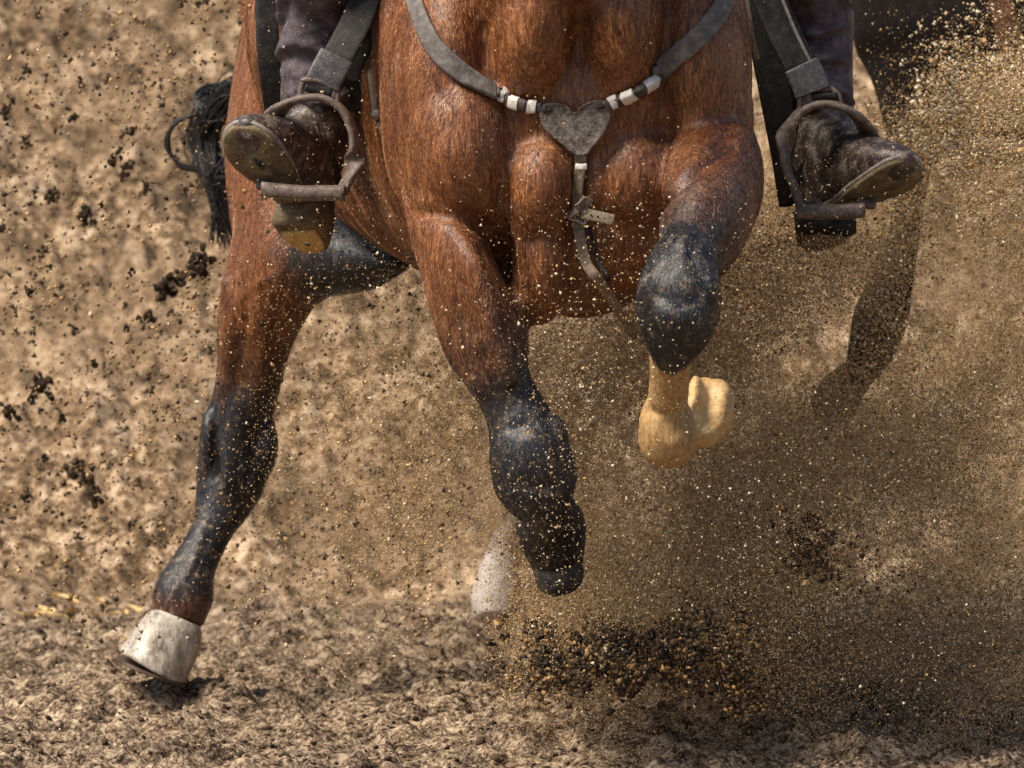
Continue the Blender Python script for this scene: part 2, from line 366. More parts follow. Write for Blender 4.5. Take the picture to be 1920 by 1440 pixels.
# right fore leg (photo's middle), knee folded
limb([sec((744, 310), (940, 320), .20, .12), sec((762, 395), (900, 410), .15, .11), sec((782, 470), (915, 480), .12, .10), sec((800, 545), (946, 545), .105, .09), sec((813, 603), (974, 592), .10, .082),
      sec((834, 660), (988, 640), .09, .072), sec((868, 704), (990, 688), .085, .06), sec((896, 748), (1006, 732), .08, .053), sec((914, 800), (1036, 782), .07, .055),
      sec((916, 850), (1068, 846), .06, .062), sec((924, 898), (1083, 902), .06, .062), sec((948, 935), (1072, 945), .07, .055), sec((985, 970), (1048, 980), .075, .03)],
     [(0, 0, 0, 0)] * 2 + [(.08, 0, 0, .1), (.22, 0, 0, .3), (.38, 0, 0, .5), (.55, 0, 0, .7), (.78, 0, 0, .6)] + [(1, 0, 0, .4)] * 6)
limb([sec((985, 905), (1056, 910), .11, .036), sec((990, 945), (1070, 945), .19, .034), sec((980, 968), (1084, 962), .25, .042), sec((966, 988), (1098, 980), .29, .052), sec((974, 1014), (1100, 1010), .31, .052), sec((988, 1040), (1096, 1038), .322, .048), sec((996, 1060), (1093, 1060), .33, .044)],
     [(1, 0, 0, .3), (1, 0, 0, .8)] + [(.95, 0, 0, 1.0)] * 5)
limb([sec((880, 400), (970, 420), .24, .06), sec((905, 480), (985, 490), .22, .05), sec((925, 560), (990, 560), .18, .04), sec((935, 640), (990, 630), .13, .035), sec((940, 700), (992, 690), .11, .03)], [(0, 0, 0, 0), (0, 0, 0, 0), (.1, 0, 0, 0), (.5, 0, 0, 0), (.8, 0, 0, 0)])
parts.append(ellipsoid(P(1046, 828, .045), (.016, .022, .04))); parts.append(ellipsoid(P(942, 850, .04), (.014, .02, .035)))
parts.append(rings_mesh(sweep([P(905, 640, .025), P(935, 700, .03), P(955, 760, .03), P(965, 800, .03)], .02, .02, (1, 0, 0), 5, 2, 12)))
parts.append(ellipsoid(P(1002, 862, .012), (.038, .018, .05)))
# left fore leg, lifted towards the camera
limb([sec((1290, 300), (1412, 240), .22, .10), sec((1268, 356), (1418, 292), .10, .095), sec((1247, 400), (1410, 355), .02, .09), sec((1236, 438), (1390, 425), -.06, .082), sec((1233, 478), (1352, 485), -.12, .066),
      sec((1207, 512), (1349, 522), -.165, .064), sec((1192, 558), (1354, 562), -.185, .064), sec((1196, 605), (1341, 612), -.18, .06), sec((1216, 645), (1309, 652), -.155, .046), sec((1238, 664), (1290, 666), -.13, .025)],
     [(0, 0, 0, 0), (.1, 0, 0, 0), (.32, 0, 0, .2), (.55, 0, 0, .3), (.85, 0, 0, .3)] + [(1, 0, 0, .5)] * 3 + [(1, .2, 0, .3), (1, .8, 0, 0)])
limb([sec((1222, 620), (1300, 622), -.14, .036), sec((1217, 660), (1298, 662), -.125, .036), sec((1218, 705), (1293, 705), -.098, .034), sec((1216, 750), (1288, 752), -.068, .035), sec((1222, 785), (1280, 787), -.045, .03)],
     [(1, .3, 0, 0), (1, 1, 0, 0)] + [(0, 1, 0, .5)] * 3)
limb([sec((1218, 758), (1285, 760), -.06, .036), sec((1202, 774), (1297, 778), -.05, .046), sec((1198, 805), (1304, 808), -.04, .05), sec((1200, 835), (1304, 838), -.03, .047), sec((1212, 855), (1290, 857), -.022, .034)], [(0, 1, 0, .7)] * 5, power=2.5)
limb([sec((1222, 800), (1292, 800), .0, .036), sec((1248, 790), (1304, 785), .05, .034), sec((1275, 780), (1325, 775), .09, .034)], [(0, 1, 0, 0)] * 3)
parts.append(ellipsoid(P(1330, 545, -.22), (.014, .02, .03))); parts.append(ellipsoid(P(1215, 545, -.22), (.016, .02, .03)))
parts.append(ellipsoid(P(1272, 590, -.235), (.04, .02, .035)))
# forearm muscle and skin folds at the elbow
ball(1345, 350, .03, 58, 70, .085, (0, 12, 0), .3); ball(1378, 288, .045, 36, 13, .05, (0, 35, 0)); ball(1384, 262, .06, 30, 11, .05, (0, 35, 0)); ball(1388, 240, .075, 24, 9, .05, (0, 35, 0))
ball(1320, 210, .19, 92, 160, .13, (0, -4, 0))
ball(1200, 350, .14, 60, 70, .085)
# right hind leg, reaching forward
limb([sec((500, -120), (720, -120), 1.72, .26), sec((470, 50), (700, 50), 1.62, .27), sec((440, 150), (695, 165), 1.52, .27), sec((424, 250), (690, 285), 1.42, .24), sec((432, 335), (672, 390), 1.34, .20),
      sec((438, 425), (640, 485), 1.29, .165), sec((421, 505), (598, 555), 1.28, .135), sec((407, 600), (560, 615), 1.29, .108), sec((408, 672), (536, 684), 1.30, .085), sec((399, 742), (520, 750), 1.31, .076),
      sec((380, 800), (516, 803), 1.31, .074), sec((368, 880), (505, 886), 1.29, .066), sec((365, 930), (476, 946), 1.27, .052), sec((361, 975), (444, 988), 1.25, .04),
      sec((345, 1014), (420, 1034), 1.235, .035), sec((316, 1057), (404, 1078), 1.225, .042), sec((290, 1098), (401, 1122), 1.21, .05), sec((287, 1130), (386, 1165), 1.20, .045), sec((290, 1155), (374, 1186), 1.19, .04)],
     [(0, 0, 0, 0)] * 5 + [(.05, 0, 0, .1), (.18, 0, 0, .3), (.38, 0, 0, .5), (.62, 0, 0, .7), (.9, 0, 0, .7)] + [(1, 0, 0, .6)] * 4 + [(.95, 0, 0, .9), (.9, 0, 0, .9), (.85, 0, 0, 1), (.55, 0, 0, 1), (.4, 0, 0, 1)])
parts.append(ellipsoid(P(392, 830, 1.25), (.016, .03, .06))); parts.append(ellipsoid(P(498, 835, 1.28), (.022, .035, .05))); parts.append(ellipsoid(P(440, 800, 1.25), (.03, .03, .09)))
parts.append(ellipsoid(P(425, 900, 1.235), (.016, .02, .10)))
# left hind leg, mostly hidden behind the middle leg
limb([sec((780, 0), (1000, 0), 1.75, .26), sec((790, 200), (1000, 200), 1.70, .24), sec((830, 380), (980, 400), 1.66, .19), sec((862, 540), (975, 560), 1.75, .12), sec((885, 660), (972, 665), 1.95, .08), sec((925, 760), (1010, 765), 2.08, .065),
      sec((945, 850), (1020, 850), 2.06, .045), sec((950, 930), (1020, 925), 2.04, .036), sec((940, 985), (1010, 985), 2.02, .042), sec((918, 1020), (985, 1025), 2.0, .042), sec((905, 1060), (972, 1065), 1.97, .04)],
     [(0, 0, 0, 0)] * 4 + [(.6, 0, 0, 0), (1, 0, 0, 0), (1, 0, 0, 0), (1, 0, 0, 0), (1, 0, .2, 0), (0, 0, .9, .8), (0, 0, 1, 1)])
def ridge(pts, r): parts.append(rings_mesh(sweep([P(*q) for q in pts], r * 2, r * 2, (1, 0, 0), 6, 2, 12)))
ridge([(850, 430, .05), (885, 500, .015), (915, 580, .015), (940, 660, .02), (955, 720, .03)], .018)
ridge([(800, 480, .10), (825, 580, .07), (860, 660, .055), (905, 740, .05)], .016)
ridge([(430, 520, 1.21), (432, 610, 1.21), (425, 700, 1.235), (415, 780, 1.25)], .016)
ridge([(520, 520, 1.21), (500, 620, 1.20), (480, 720, 1.23), (470, 790, 1.25)], .016)
ridge([(400, 900, 1.24), (395, 960, 1.225), (378, 1030, 1.205), (355, 1085, 1.175)], .010)
ridge([(1265, 430, -.12), (1280, 480, -.16), (1275, 530, -.22)], .014)
ridge([(985, 480, .07), (990, 530, .075), (988, 580, .09)], .010)
ridge([(965, 420, .06), (978, 470, .06), (985, 530, .07)], .009)
# sheath and flank fold (dark)
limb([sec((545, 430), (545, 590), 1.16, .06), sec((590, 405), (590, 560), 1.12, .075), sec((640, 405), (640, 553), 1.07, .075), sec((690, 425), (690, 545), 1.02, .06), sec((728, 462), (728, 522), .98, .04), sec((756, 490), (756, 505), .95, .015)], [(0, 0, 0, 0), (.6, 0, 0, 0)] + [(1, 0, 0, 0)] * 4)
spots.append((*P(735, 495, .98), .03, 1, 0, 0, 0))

hme = remeshed('horse_body', parts, 0.0065, 7, 0.5)
nv = len(hme.vertices); HV = np.empty(nv * 3, np.float32); hme.vertices.foreach_get('co', HV); HV = HV.reshape(-1, 3).astype(float)
SP = np.array(spots); best = np.full(nv, 1e9); acc = np.zeros((nv, 4)); wsum = np.zeros(nv)
for q in SP:
    d = np.linalg.norm(HV - q[:3], axis=1) / q[3]; w = 1.0 / (d ** 8 + 1e-3); acc += w[:, None] * q[4:8]; wsum += w
acc /= wsum[:, None]
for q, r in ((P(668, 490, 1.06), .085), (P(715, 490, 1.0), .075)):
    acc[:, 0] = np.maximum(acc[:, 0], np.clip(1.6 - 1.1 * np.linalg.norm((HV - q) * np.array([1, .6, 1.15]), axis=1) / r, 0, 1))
for k, nm in enumerate(('black', 'sock', 'pale', 'mud')):
    a = hme.attributes.new(nm, 'FLOAT', 'POINT'); a.data.foreach_set('value', acc[:, k].astype(np.float32))
horse = empty('horse', (-0.1, 0.9, 0.0), 'galloping bay horse with black legs and one tan sock, seen from the front', 'horse')
body = link('body', hme, M['coat'], horse)
hb = bmesh.new(); hb.from_mesh(hme); BVH = BVHTree.FromBMesh(hb); hb.free()
def cast(px, py, off=0.0, fallback=0.05):
    o = Vector((0, -CAM_D, CAM_H)); d = (Vector(P(px, py, 0)) - o).normalized()
    h, n, _, _ = BVH.ray_cast(o, d)
    if h is None: return P(px, py, fallback), np.array([0, -1.0, 0])
    n = np.array(n); n = n if n[1] < 0 else -n
    return np.array(h) + n * off, n

def carve(lines):
    global HV, BVH
    for pts, amt, wid in lines:
        C = np.array([cast(x, y)[0] for x, y in catmull(pts, 8)]); d2 = np.full(len(HV), 1e9)
        near = np.where(((HV > C.min(0) - .06) & (HV < C.max(0) + .06)).all(1))[0]
        for a, b in zip(C[:-1], C[1:]):
            ab = b - a; t = np.clip(((HV[near] - a) @ ab) / (ab @ ab + 1e-12), 0, 1); q = HV[near] - (a + t[:, None] * ab); d2[near] = np.minimum(d2[near], (q * q).sum(1))
        e0, e1 = C[0], C[-1]; fade = np.ones(len(HV)); L = np.linalg.norm(np.diff(C, axis=0), axis=1).sum()
        for e in (e0, e1): fade[near] *= np.clip(np.linalg.norm(HV[near] - e, axis=1) / (.25 * L), .1, 1)
        nn = np.empty(len(HV) * 3, np.float32); hme.vertices.foreach_get('normal', nn); nn = nn.reshape(-1, 3)
        HV = HV + nn * (amt * fade * np.exp(-d2 / wid ** 2))[:, None]
    hme.vertices.foreach_set('co', HV.astype(np.float32).ravel()); hme.update()
    b = bmesh.new(); b.from_mesh(hme); BVH = BVHTree.FromBMesh(b); b.free()
carve([([(1228, 405), (1265, 355), (1325, 305), (1402, 262)], -.013, .011), ([(1300, 300), (1350, 268), (1395, 236)], -.005, .005), ([(1330, 318), (1372, 296), (1408, 284)], -.004, .004), ([(1325, 278), (1362, 252), (1398, 218)], -.003, .005),
       ([(945, 285), (938, 340), (948, 405)], -.011, .012), ([(762, 398), (830, 402), (885, 412), (932, 450), (962, 520)], -.013, .012), ([(1085, -20), (1086, 60), (1083, 165)], -.014, .013), ([(1082, 300), (1083, 360), (1080, 430)], -.010, .012),
       ([(800, 40), (828, 160), (850, 290)], -.006, .016), ([(1290, 50), (1302, 150), (1296, 240)], -.006, .016), ([(940, 40), (930, 110), (950, 190)], -.006, .014), ([(1225, 30), (1236, 90), (1215, 150)], -.006, .014),
       ([(890, 440), (932, 560), (962, 680)], -.007, .009), ([(840, 520), (872, 620), (915, 720)], -.005, .008), ([(935, 810), (985, 800), (1040, 815)], -.004, .008), ([(950, 900), (1000, 915), (1055, 905)], -.004, .008),
       ([(470, 470), (462, 580), (450, 700)], -.007, .012), ([(545, 480), (520, 600), (492, 710)], -.006, .010), ([(412, 780), (404, 850), (412, 930)], -.006, .008), ([(470, 800), (476, 860), (455, 930)], -.005, .008), ([(395, 990), (375, 1050), (350, 1100)], -.004, .006),
       ([(432, 575), (478, 535), (535, 505)], .0035, .005), ([(820, 260), (846, 320), (880, 350)], .003, .005), ([(1150, 255), (1205, 282), (1262, 262)], .003, .005), ([(1250, 440), (1262, 480), (1240, 520)], -.005, .008), ([(1315, 420), (1300, 470), (1308, 515)], -.005, .008),
       ([(1225, 540), (1270, 575), (1325, 545)], -.004, .010), ([(1278, 672), (1274, 715), (1270, 752)], -.004, .005), ([(1205, 768), (1248, 776), (1292, 770)], -.006, .005), ([(1225, 800), (1250, 815), (1285, 805)], -.003, .006)])

# short coat hair on the side the light and the camera reach
def coat_hair(n):
    me = hme; npoly = len(me.polygons); me.calc_loop_triangles(); nt = len(me.loop_triangles)
    T = np.empty(nt * 3, np.int32); me.loop_triangles.foreach_get('vertices', T); T = T.reshape(-1, 3)
    A, B, C = HV[T[:, 0]], HV[T[:, 1]], HV[T[:, 2]]; N = np.cross(B - A, C - A); ar = np.linalg.norm(N, axis=1) / 2; N = nrm(N); cen = (A + B + C) / 3
    vis = (N[:, 1] < .55) & (cen[:, 2] < 1.26) & (cen[:, 2] > 0)
    w = ar * vis * np.where(cen[:, 1] > 1.0, .6, 1.0) * np.clip(1 - .6 * acc[T[:, 0], 1], 0, 1) * np.where(acc[T[:, 0], 0] > .6, .55, 1.0); idx = rng.choice(nt, n, p=w / w.sum())
    u = rng.random((n, 2)); fl = u.sum(1) > 1; u[fl] = 1 - u[fl]; u = u[..., None]
    p = A[idx] + (B - A)[idx] * u[:, 0] + (C - A)[idx] * u[:, 1]; nn = N[idx]
    cl = np.stack([fbm(p * np.array([30, 30, 14]), 2, 201), fbm(p * np.array([30, 30, 14]) + 50, 2, 202), fbm(p * np.array([30, 30, 14]) + 90, 2, 203)], -1)
    d = np.array([0, 0, -1.0]) + .55 * cl + rng.normal(0, .09, (n, 3)); d = nrm(d - (d * nn).sum(1, keepdims=True) * nn)
    L = (.0070 + .0035 * np.clip(fbm(p * 12, 2, 204), -1, 1) + rng.random(n) * .003)[:, None]; lift = rng.uniform(.05, .16, (n, 1))
    pts = np.stack([p - nn * .001, p + d * L * .5 + nn * L * lift * .6, p + d * L + nn * L * lift * .75], 1)
    hc_ = bpy.data.hair_curves.new('coat_hair'); hc_.add_curves([3] * n)
    hc_.attributes['position'].data.foreach_set('vector', pts.astype(np.float32).ravel())
    ra = hc_.attributes.get('radius') or hc_.attributes.new('radius', 'FLOAT', 'POINT')
    ra.data.foreach_set('value', np.tile(np.array([.00036, .00030, .00008], np.float32), n))
    sel = acc[T[idx, 0]]
    for k, nm in enumerate(('black', 'sock', 'pale')):
        a = hc_.attributes.new(nm, 'FLOAT', 'CURVE'); a.data.foreach_set('value', np.clip(sel[:, k] + rng.normal(0, .14, n), 0, 1).astype(np.float32))
    a = hc_.attributes.new('rnd', 'FLOAT', 'CURVE'); a.data.foreach_set('value', np.clip(.5 + .35 * fbm(p * np.array([45, 45, 16]), 2, 205) + rng.normal(0, .13, n), 0, 1).astype(np.float32))
    t = NT('coat_hair'); r = t.attr('rnd')
    c = t.ramp(r, [(0.15, (0.045, 0.013, 0.005)), (0.45, (0.17, 0.060, 0.021)), (0.65, (0.33, 0.130, 0.046)), (0.9, (0.58, 0.30, 0.13))])
    c = t.mix(t.ramp(t.attr('black'), [(0.15, 0.0), (0.85, 1.0)]), c, t.ramp(r, [(0.3, (0.004, 0.004, 0.005)), (0.65, (0.02, 0.02, 0.023)), (0.9, (0.12, 0.115, 0.11))]))
    c = t.mix(t.ramp(t.attr('sock'), [(0.4, 0.0), (0.6, 1.0)]), c, t.ramp(r, [(0.2, (0.34, 0.19, 0.07)), (0.8, (0.66, 0.47, 0.25))]))
    c = t.mix(t.ramp(t.attr('pale'), [(0.4, 0.0), (0.6, 1.0)]), c, (0.5, 0.42, 0.35))
    m = t.fin(c, 0.30, 0.55)
    o = bpy.data.objects.new('coat_hair', hc_); COL.objects.link(o); hc_.materials.append(m); o.parent = horse; o.matrix_parent_inverse = Matrix.Translation(-horse.location); o['kind'] = 'stuff'
coat_hair(130000)

# hooves
def hoof(name, secs, mat, power=2.3, label=None):
    R = loft_rings(secs, 36, 5, power)
    V, F = rings_mesh(R)
    ax = nrm(R[-1].mean(0) - R[0].mean(0)); aa = (V - R[0].mean(0)) @ ax
    V = V + (fbm(V * 60, 3, 4) * .0014 + .0007 * np.sin(aa * 700 + 2 * vnoise(V * 20, 6)))[:, None] * nrm(V - V.mean(0))
    o = link(name, mesh_np(name, V, F), mat, horse)
    if label: o['label'] = label
    return o, R
h1, Rh = hoof('hoof', [sec((290, 1140), (376, 1176), 1.195, .043), sec((272, 1155), (379, 1196), 1.193, .05), sec((245, 1190), (366, 1240), 1.190, .06), sec((219, 1224), (350, 1280), 1.188, .07)], M['hoof'], label='pale grey hoof of the leading hind leg')
hs = [sec((219, 1226), (350, 1282), 1.188, .069), sec((217, 1231), (348, 1288), 1.188, .070)]
V, F = rings_mesh(loft_rings(hs, 36, 4, 2.3)); o = link('shoe', mesh_np('shoe', V, F), M['shoe'], h1)
from mathutils import Euler
def lobe(x, y, Y, rx, rz, ry, a): return ellipsoid(P(x, y, Y), (rx * PX(Y), ry, rz * PX(Y)), Euler((0, math.radians(a), 0)))
hm = remeshed('hoof', [lobe(1334, 772, .045, 43, 64, .048, 14), lobe(1300, 772, .02, 22, 66, .042, 6), lobe(1326, 735, .05, 34, 30, .04, 0), lobe(1312, 812, .03, 38, 26, .042, 0)], .004, 5)
nh = len(hm.vertices); V = np.empty(nh * 3, np.float32); hm.vertices.foreach_get('co', V); V = V.reshape(-1, 3).astype(float)
for x, y, rr_, dd in ((1331, 752, .021, .016), (1312, 770, .006, .008)):
    c = P(x, y, .0); V[:, 1] += dd * np.exp(-((V[:, 0] - c[0]) ** 2 + ((V[:, 2] - c[2]) * .6) ** 2) / rr_ ** 2) * (V[:, 1] < .06)
V = V + nrm(V - V.mean(0)) * (fbm(V * 55, 4, 8) * .0035)[:, None]
hm.vertices.foreach_set('co', V.astype(np.float32).ravel()); hm.update()
h2 = link('hoof', hm, M['hoof_cream'], horse); h2['label'] = 'cream hoof folded up beside the lifted tan sock'
part('shoe', sweep([P(1330, 704, .062), P(1352, 714, .066), P(1369, 734, .070), P(1378, 764, .072)], .005, .02, (1, 0, 1), 6, 3, 10), M['shoe'], h2)
hoof('hoof', [sec((996, 1042), (1091, 1042), .325, .044), sec((996, 1054), (1094, 1054), .328, .049), sec((1001, 1072), (1095, 1072), .333, .054), sec((1008, 1086), (1092, 1087), .338, .05), sec((1022, 1091), (1080, 1092), .34, .035)], M['hoof_dark'], label='black hoof folded back under the middle leg')
hoof('hoof', [sec((905, 1048), (968, 1056), 1.97, .04), sec((893, 1080), (972, 1092), 1.95, .052), sec((884, 1118), (978, 1135), 1.93, .06), sec((893, 1150), (970, 1168), 1.92, .06)], M['hoof_pink'], label='whitish hoof in the dust behind the middle leg')

# tail
tl = []
for k in range(380):
    a = random.random(); x0 = 470 + random.uniform(-15, 15); x1 = 398 + random.gauss(0, 11); x2 = 404 + random.gauss(0, 9)
    yb = random.choice([320, 350, 430]) + random.gauss(0, 16); Yt = 2.1 + random.uniform(-.08, .08)
    pts = [P(x0, 150 + random.uniform(-20, 40), 2.0), P(x1 + 20, 190 + random.gauss(0, 14), Yt), P(x1 - random.uniform(5, 25), 255 + random.gauss(0, 14), Yt + .03), P((x1 + x2) / 2 + random.gauss(0, 8), 330 + random.gauss(0, 12), Yt), P(x2 + 18 + random.gauss(0, 10), yb, Yt)]
    tl.append(rings_mesh(sweep(pts, [.0024] * 24 + [.0006], .0024, (0, 1, 0.1), sub=6, power=2, n=4)))
for k in range(14):
    j = random.gauss(0, 3); yy = random.uniform(2.1, 2.18)
    pts = [P(400, 222 + j, yy), P(365 + j, 216, yy), P(330, 228 + j, yy), P(312 + j, 262, yy), P(320 + j, 292 + j, yy), P(345, 312 + j, yy), P(395, 318 + j, yy)]
    tl.append(rings_mesh(sweep(pts, .004, .004, (0, 1, 0), sub=6, power=2, n=5)))
for k in range(30):   # knot at the top
    c = P(405, 190, 2.1); a0 = random.uniform(0, 6.28); r = random.uniform(.012, .034); tlt = random.uniform(-.5, .5)
    pts = [c + np.array([math.cos(a0 + t) * r * 1.3, math.sin(a0 + t) * .03 + tlt * .02, math.sin(a0 + t + tlt) * r]) for t in np.linspace(0, 4.4, 7)]
    tl.append(rings_mesh(sweep(pts, .006, .006, (0, 1, 0), sub=4, power=2, n=5)))
V, F = join(tl); o = link('tail', mesh_np('tail', V, F), M['tail'], horse); o['label'] = 'black knotted tail with a loose loop of hair'

# ------------------------------------------------------------------ breast collar
bc = empty('breast_collar', Vector(cast(1080, 240, .01)[0]), 'dusty grey leather breast collar with heart plate and white wrapped bands across the chest', 'breast collar')
def on_chest(pts, off):
    a = [cast(x, y, off) for x, y in pts]; return np.array([p for p, _ in a]), np.array([n for _, n in a])
def chest_strap(name, pts, w, t, mat, off=.008, sub=5):
    pts = catmull(pts, 3); p, n = on_chest(pts, off)
    for _ in range(2):
        p[1:-1] = (p[:-2] + 2 * p[1:-1] + p[2:]) / 4; n[1:-1] = nrm(n[:-2] + 2 * n[1:-1] + n[2:])
    T = nrm(np.gradient(p, axis=0)); side = np.cross(T, n)
    return part(name, sweep(p, w, t, side, sub=sub, power=4), mat, bc, .0004, 90)
chest_strap('collar_strap', [(728, -260), (742, -170), (756, -100), (770, -40), (786, 10), (808, 70), (840, 115), (876, 150), (921, 176)], .030, .009, M['grey_leather'])
chest_strap('collar_strap', [(1392, -240), (1388, -160), (1378, -90), (1366, -40), (1350, 10), (1322, 55), (1285, 95), (1250, 122), (1218, 142)], .031, .009, M['grey_leather'])
def bands(a, b, n=7):
    a = np.array(a, float); b = np.array(b, float); chest_strap('wrapped_core', [tuple(a + (b - a) * t) for t in (-.06, .33, .66, 1.06)], .0155, .011, M['dark_wrap'], .011)
    for k in range(3):
        t0 = (.04, .40, .76)[k]
        chest_strap('white_band', [tuple(a + (b - a) * (t0 + f)) for f in (0, .06, .12, .19)], .0195, .0145, M['white_wrap'], .0112)
    for k in range(2):
        t0 = (.25, .61)[k]
        chest_strap('dark_band', [tuple(a + (b - a) * (t0 + f)) for f in (0, .04, .08, .13)], .0180, .0130, M['dark_wrap'], .0112)
bands((926, 179), (1012, 199)); bands((1222, 144), (1136, 196))
# heart plate
hp = [(1010, 218), (1012, 200), (1026, 193), (1045, 192), (1062, 198), (1078, 211), (1088, 201), (1102, 191), (1120, 187), (1136, 190), (1144, 202), (1145, 222), (1138, 242), (1125, 262), (1108, 282), (1099, 292), (1078, 292), (1058, 275), (1034, 256), (1018, 238)]
hpc = catmull(hp + [hp[0]], 4)[:-1]
c0, n0 = cast(1079, 240, .016)
def heart_pt(x, y, off):
    p = P(x, y, c0[1]); d = cast(x, y, 0)[0][1]; yy = c0[1] + 0.35 * (min(d, c0[1] + .06) - c0[1]); q = P(x, y, min(yy, d - .006)); return q + np.array([0, -off, 0])
ctr = np.array([1078.0, 238.0]); rr = []
for f, off in ((0.0, .004), (.55, .004), (.86, .0035), (.90, .0052), (.96, .0052), (1.0, .0030), (1.0, -.003), (.9, -.004), (.0, -.004)):
    rr.append([heart_pt(*(ctr + (np.array(q) - ctr) * f), off) for q in hpc])
V, F = rings_mesh(np.array(rr)); hpl = link('heart_plate', mesh_np('heart_plate', V, F), M['heart'], bc)
for a, b in (((1018, 208), (1036, 204)), ((1118, 203), (1136, 196))):
    part('slot', sweep([heart_pt(a[0], a[1], .0055), heart_pt((a[0] + b[0]) / 2, (a[1] + b[1]) / 2 + 2, .0055), heart_pt(b[0], b[1], .0055)], .005, .002, (0, 0, 1), 3, 2, 8), M['black_leather'], hpl)
for k in range(46):   # stitching holes round the rim
    q = hpc[int(k * len(hpc) / 46)]; q = ctr + (np.array(q) - ctr) * .93
    if k % 2 == 0: part('stitch', ellipsoid(heart_pt(q[0], q[1], .0056), (.0016, .0008, .0007), n=5), M['strap_tan'], hpl)
# tie-down strap below the heart
chest_strap('tie_down_strap', [(1088, 280), (1090, 320), (1089, 360), (1086, 400), (1088, 440)], .0175, .006, M['strap_tan'], .012)
chest_strap('keeper_loop', [(1076, 289), (1089, 291), (1101, 289)], .011, .004, M['strap_tan'], .018)
part('white_band', sweep([heart_pt(1079, 312, .004), heart_pt(1090, 313, .006), heart_pt(1100, 312, .004)], .009, .004, (0, 0, 1), 4, 4, 10), M['white_wrap'], bc)
e = [cast(x, y, .02)[0] for x, y in ((1086, 430), (1100, 480))]
fr = [e[0], e[1], P(1118, 520, .06), P(1145, 560, .10), P(1165, 590, .14), P(1195, 632, .20)]
part('hanging_strap', sweep(fr, .016, .004, (1, 0, .3), 6, 4), M['strap_tan'], bc)
part('hanging_strap', sweep([q + np.array([.016, .004, .004]) for q in fr[:3]] + [P(1140, 525, .07)], .006, .003, (1, 0, .3), 6, 4), M['black_leather'], bc)
bk0 = cast(1086, 395, .0)[0][1] - .024
def bp(x, y, o=0): return P(x, y, bk0 - o)
part('buckle', sweep([bp(1064, 376), bp(1062, 398), bp(1068, 410), bp(1082, 413), bp(1096, 420), bp(1098, 405)], .005, .005, (0, 1, 0), 4, 2.5, 10), M['metal'], bc)
part('strap_knot', sweep([bp(1066, 405, .004), bp(1080, 393, .009), bp(1096, 378, .006), bp(1106, 384, .002)], .016, .005, (.6, 0, .8), 5, 4), M['strap_tan'], bc)
part('strap_end', sweep([bp(1090, 398, .003), bp(1112, 404, .006), bp(1135, 409, .008), bp(1151, 413, .009)], .0165, .004, (0, .2, 1), 5, 4.5), M['strap_tan'], bc)
for k in range(3): part('punch_hole', ellipsoid(bp(1108 + 13 * k, 403 + 3 * k, .0095), (.0016, .001, .0016), n=5), M['black_leather'], bc)

# ------------------------------------------------------------------ saddle
sd = empty('saddle', HB(.75, 0, 1.45), 'black leather saddle with stirrup straps hanging down both flanks of the horse', 'saddle')
def ring_path(rows, u0=-1):  # seat draped over the back
    pass
seat = []
for s_, hw, zt in catmull([(.42, .12, 1.60), (.5, .2, 1.60), (.62, .26, 1.55), (.78, .28, 1.535), (.92, .27, 1.57), (1.02, .2, 1.62), (1.06, .14, 1.61)], 5):
    th = np.linspace(0, 2 * np.pi, 32, endpoint=False)
    seat.append([HB(s_, hw * math.cos(a), zt - .16 + .16 * math.sin(a) if math.sin(a) > 0 else zt - .16 + .06 * math.sin(a)) for a in th])
part('seat', np.array(seat), M['black_leather'], sd)
def ribbon(name, pts, w, t, mat, side=(1, 0, 0), parent=sd, power=5, **k):
    return part(name, sweep([P(*q) for q in pts], w, t, side, 6, power), mat, parent, .0006, 60)
# photo-left side
ribbon('stirrup_leather', [(745, -150, 0.460), (700, -45, 0.425), (668, 40, 0.400), (632, 110, 0.380), (612, 160, 0.375)], .050, .006, M['black_leather'], (1, 0, 0.290))
ribbon('strap_sleeve', [(632, 104, 0.373), (616, 134, 0.369), (604, 160, 0.367)], .056, .009, M['dusty_black'], (1, 0, 0.290))
ribbon('stirrup_leather', [(765, -150, 0.500), (722, -45, 0.470), (692, 45, 0.450), (664, 110, 0.440), (650, 150, 0.440)], .036, .006, M['black_leather'], (1, 0, 0.290))
ribbon('fender', [(720, -140, 0.540), (690, -20, 0.510), (672, 80, 0.500), (662, 150, 0.500), (655, 205, 0.510)], .058, .008, M['black_leather'], (1, 0, 0.040))
ribbon('flank_strap', [(500, -160, 0.760), (500, -20, 0.740), (502, 80, 0.720), (510, 160, 0.720), (524, 240, 0.740), (545, 330, 0.790)], .037, .007, M['black_leather'], (1, .15, 0))
ribbon('cinch_strap', [(686, 80, 0.460), (696, 150, 0.440), (706, 215, 0.425), (722, 260, 0.400), (740, 320, 0.380)], .009, .005, M['strap_tan'], (1, 0, 0))
part('cinch_ring', ellipsoid(P(706, 215, 0.415), (.009, .006, .009), n=8), M['metal'], sd)
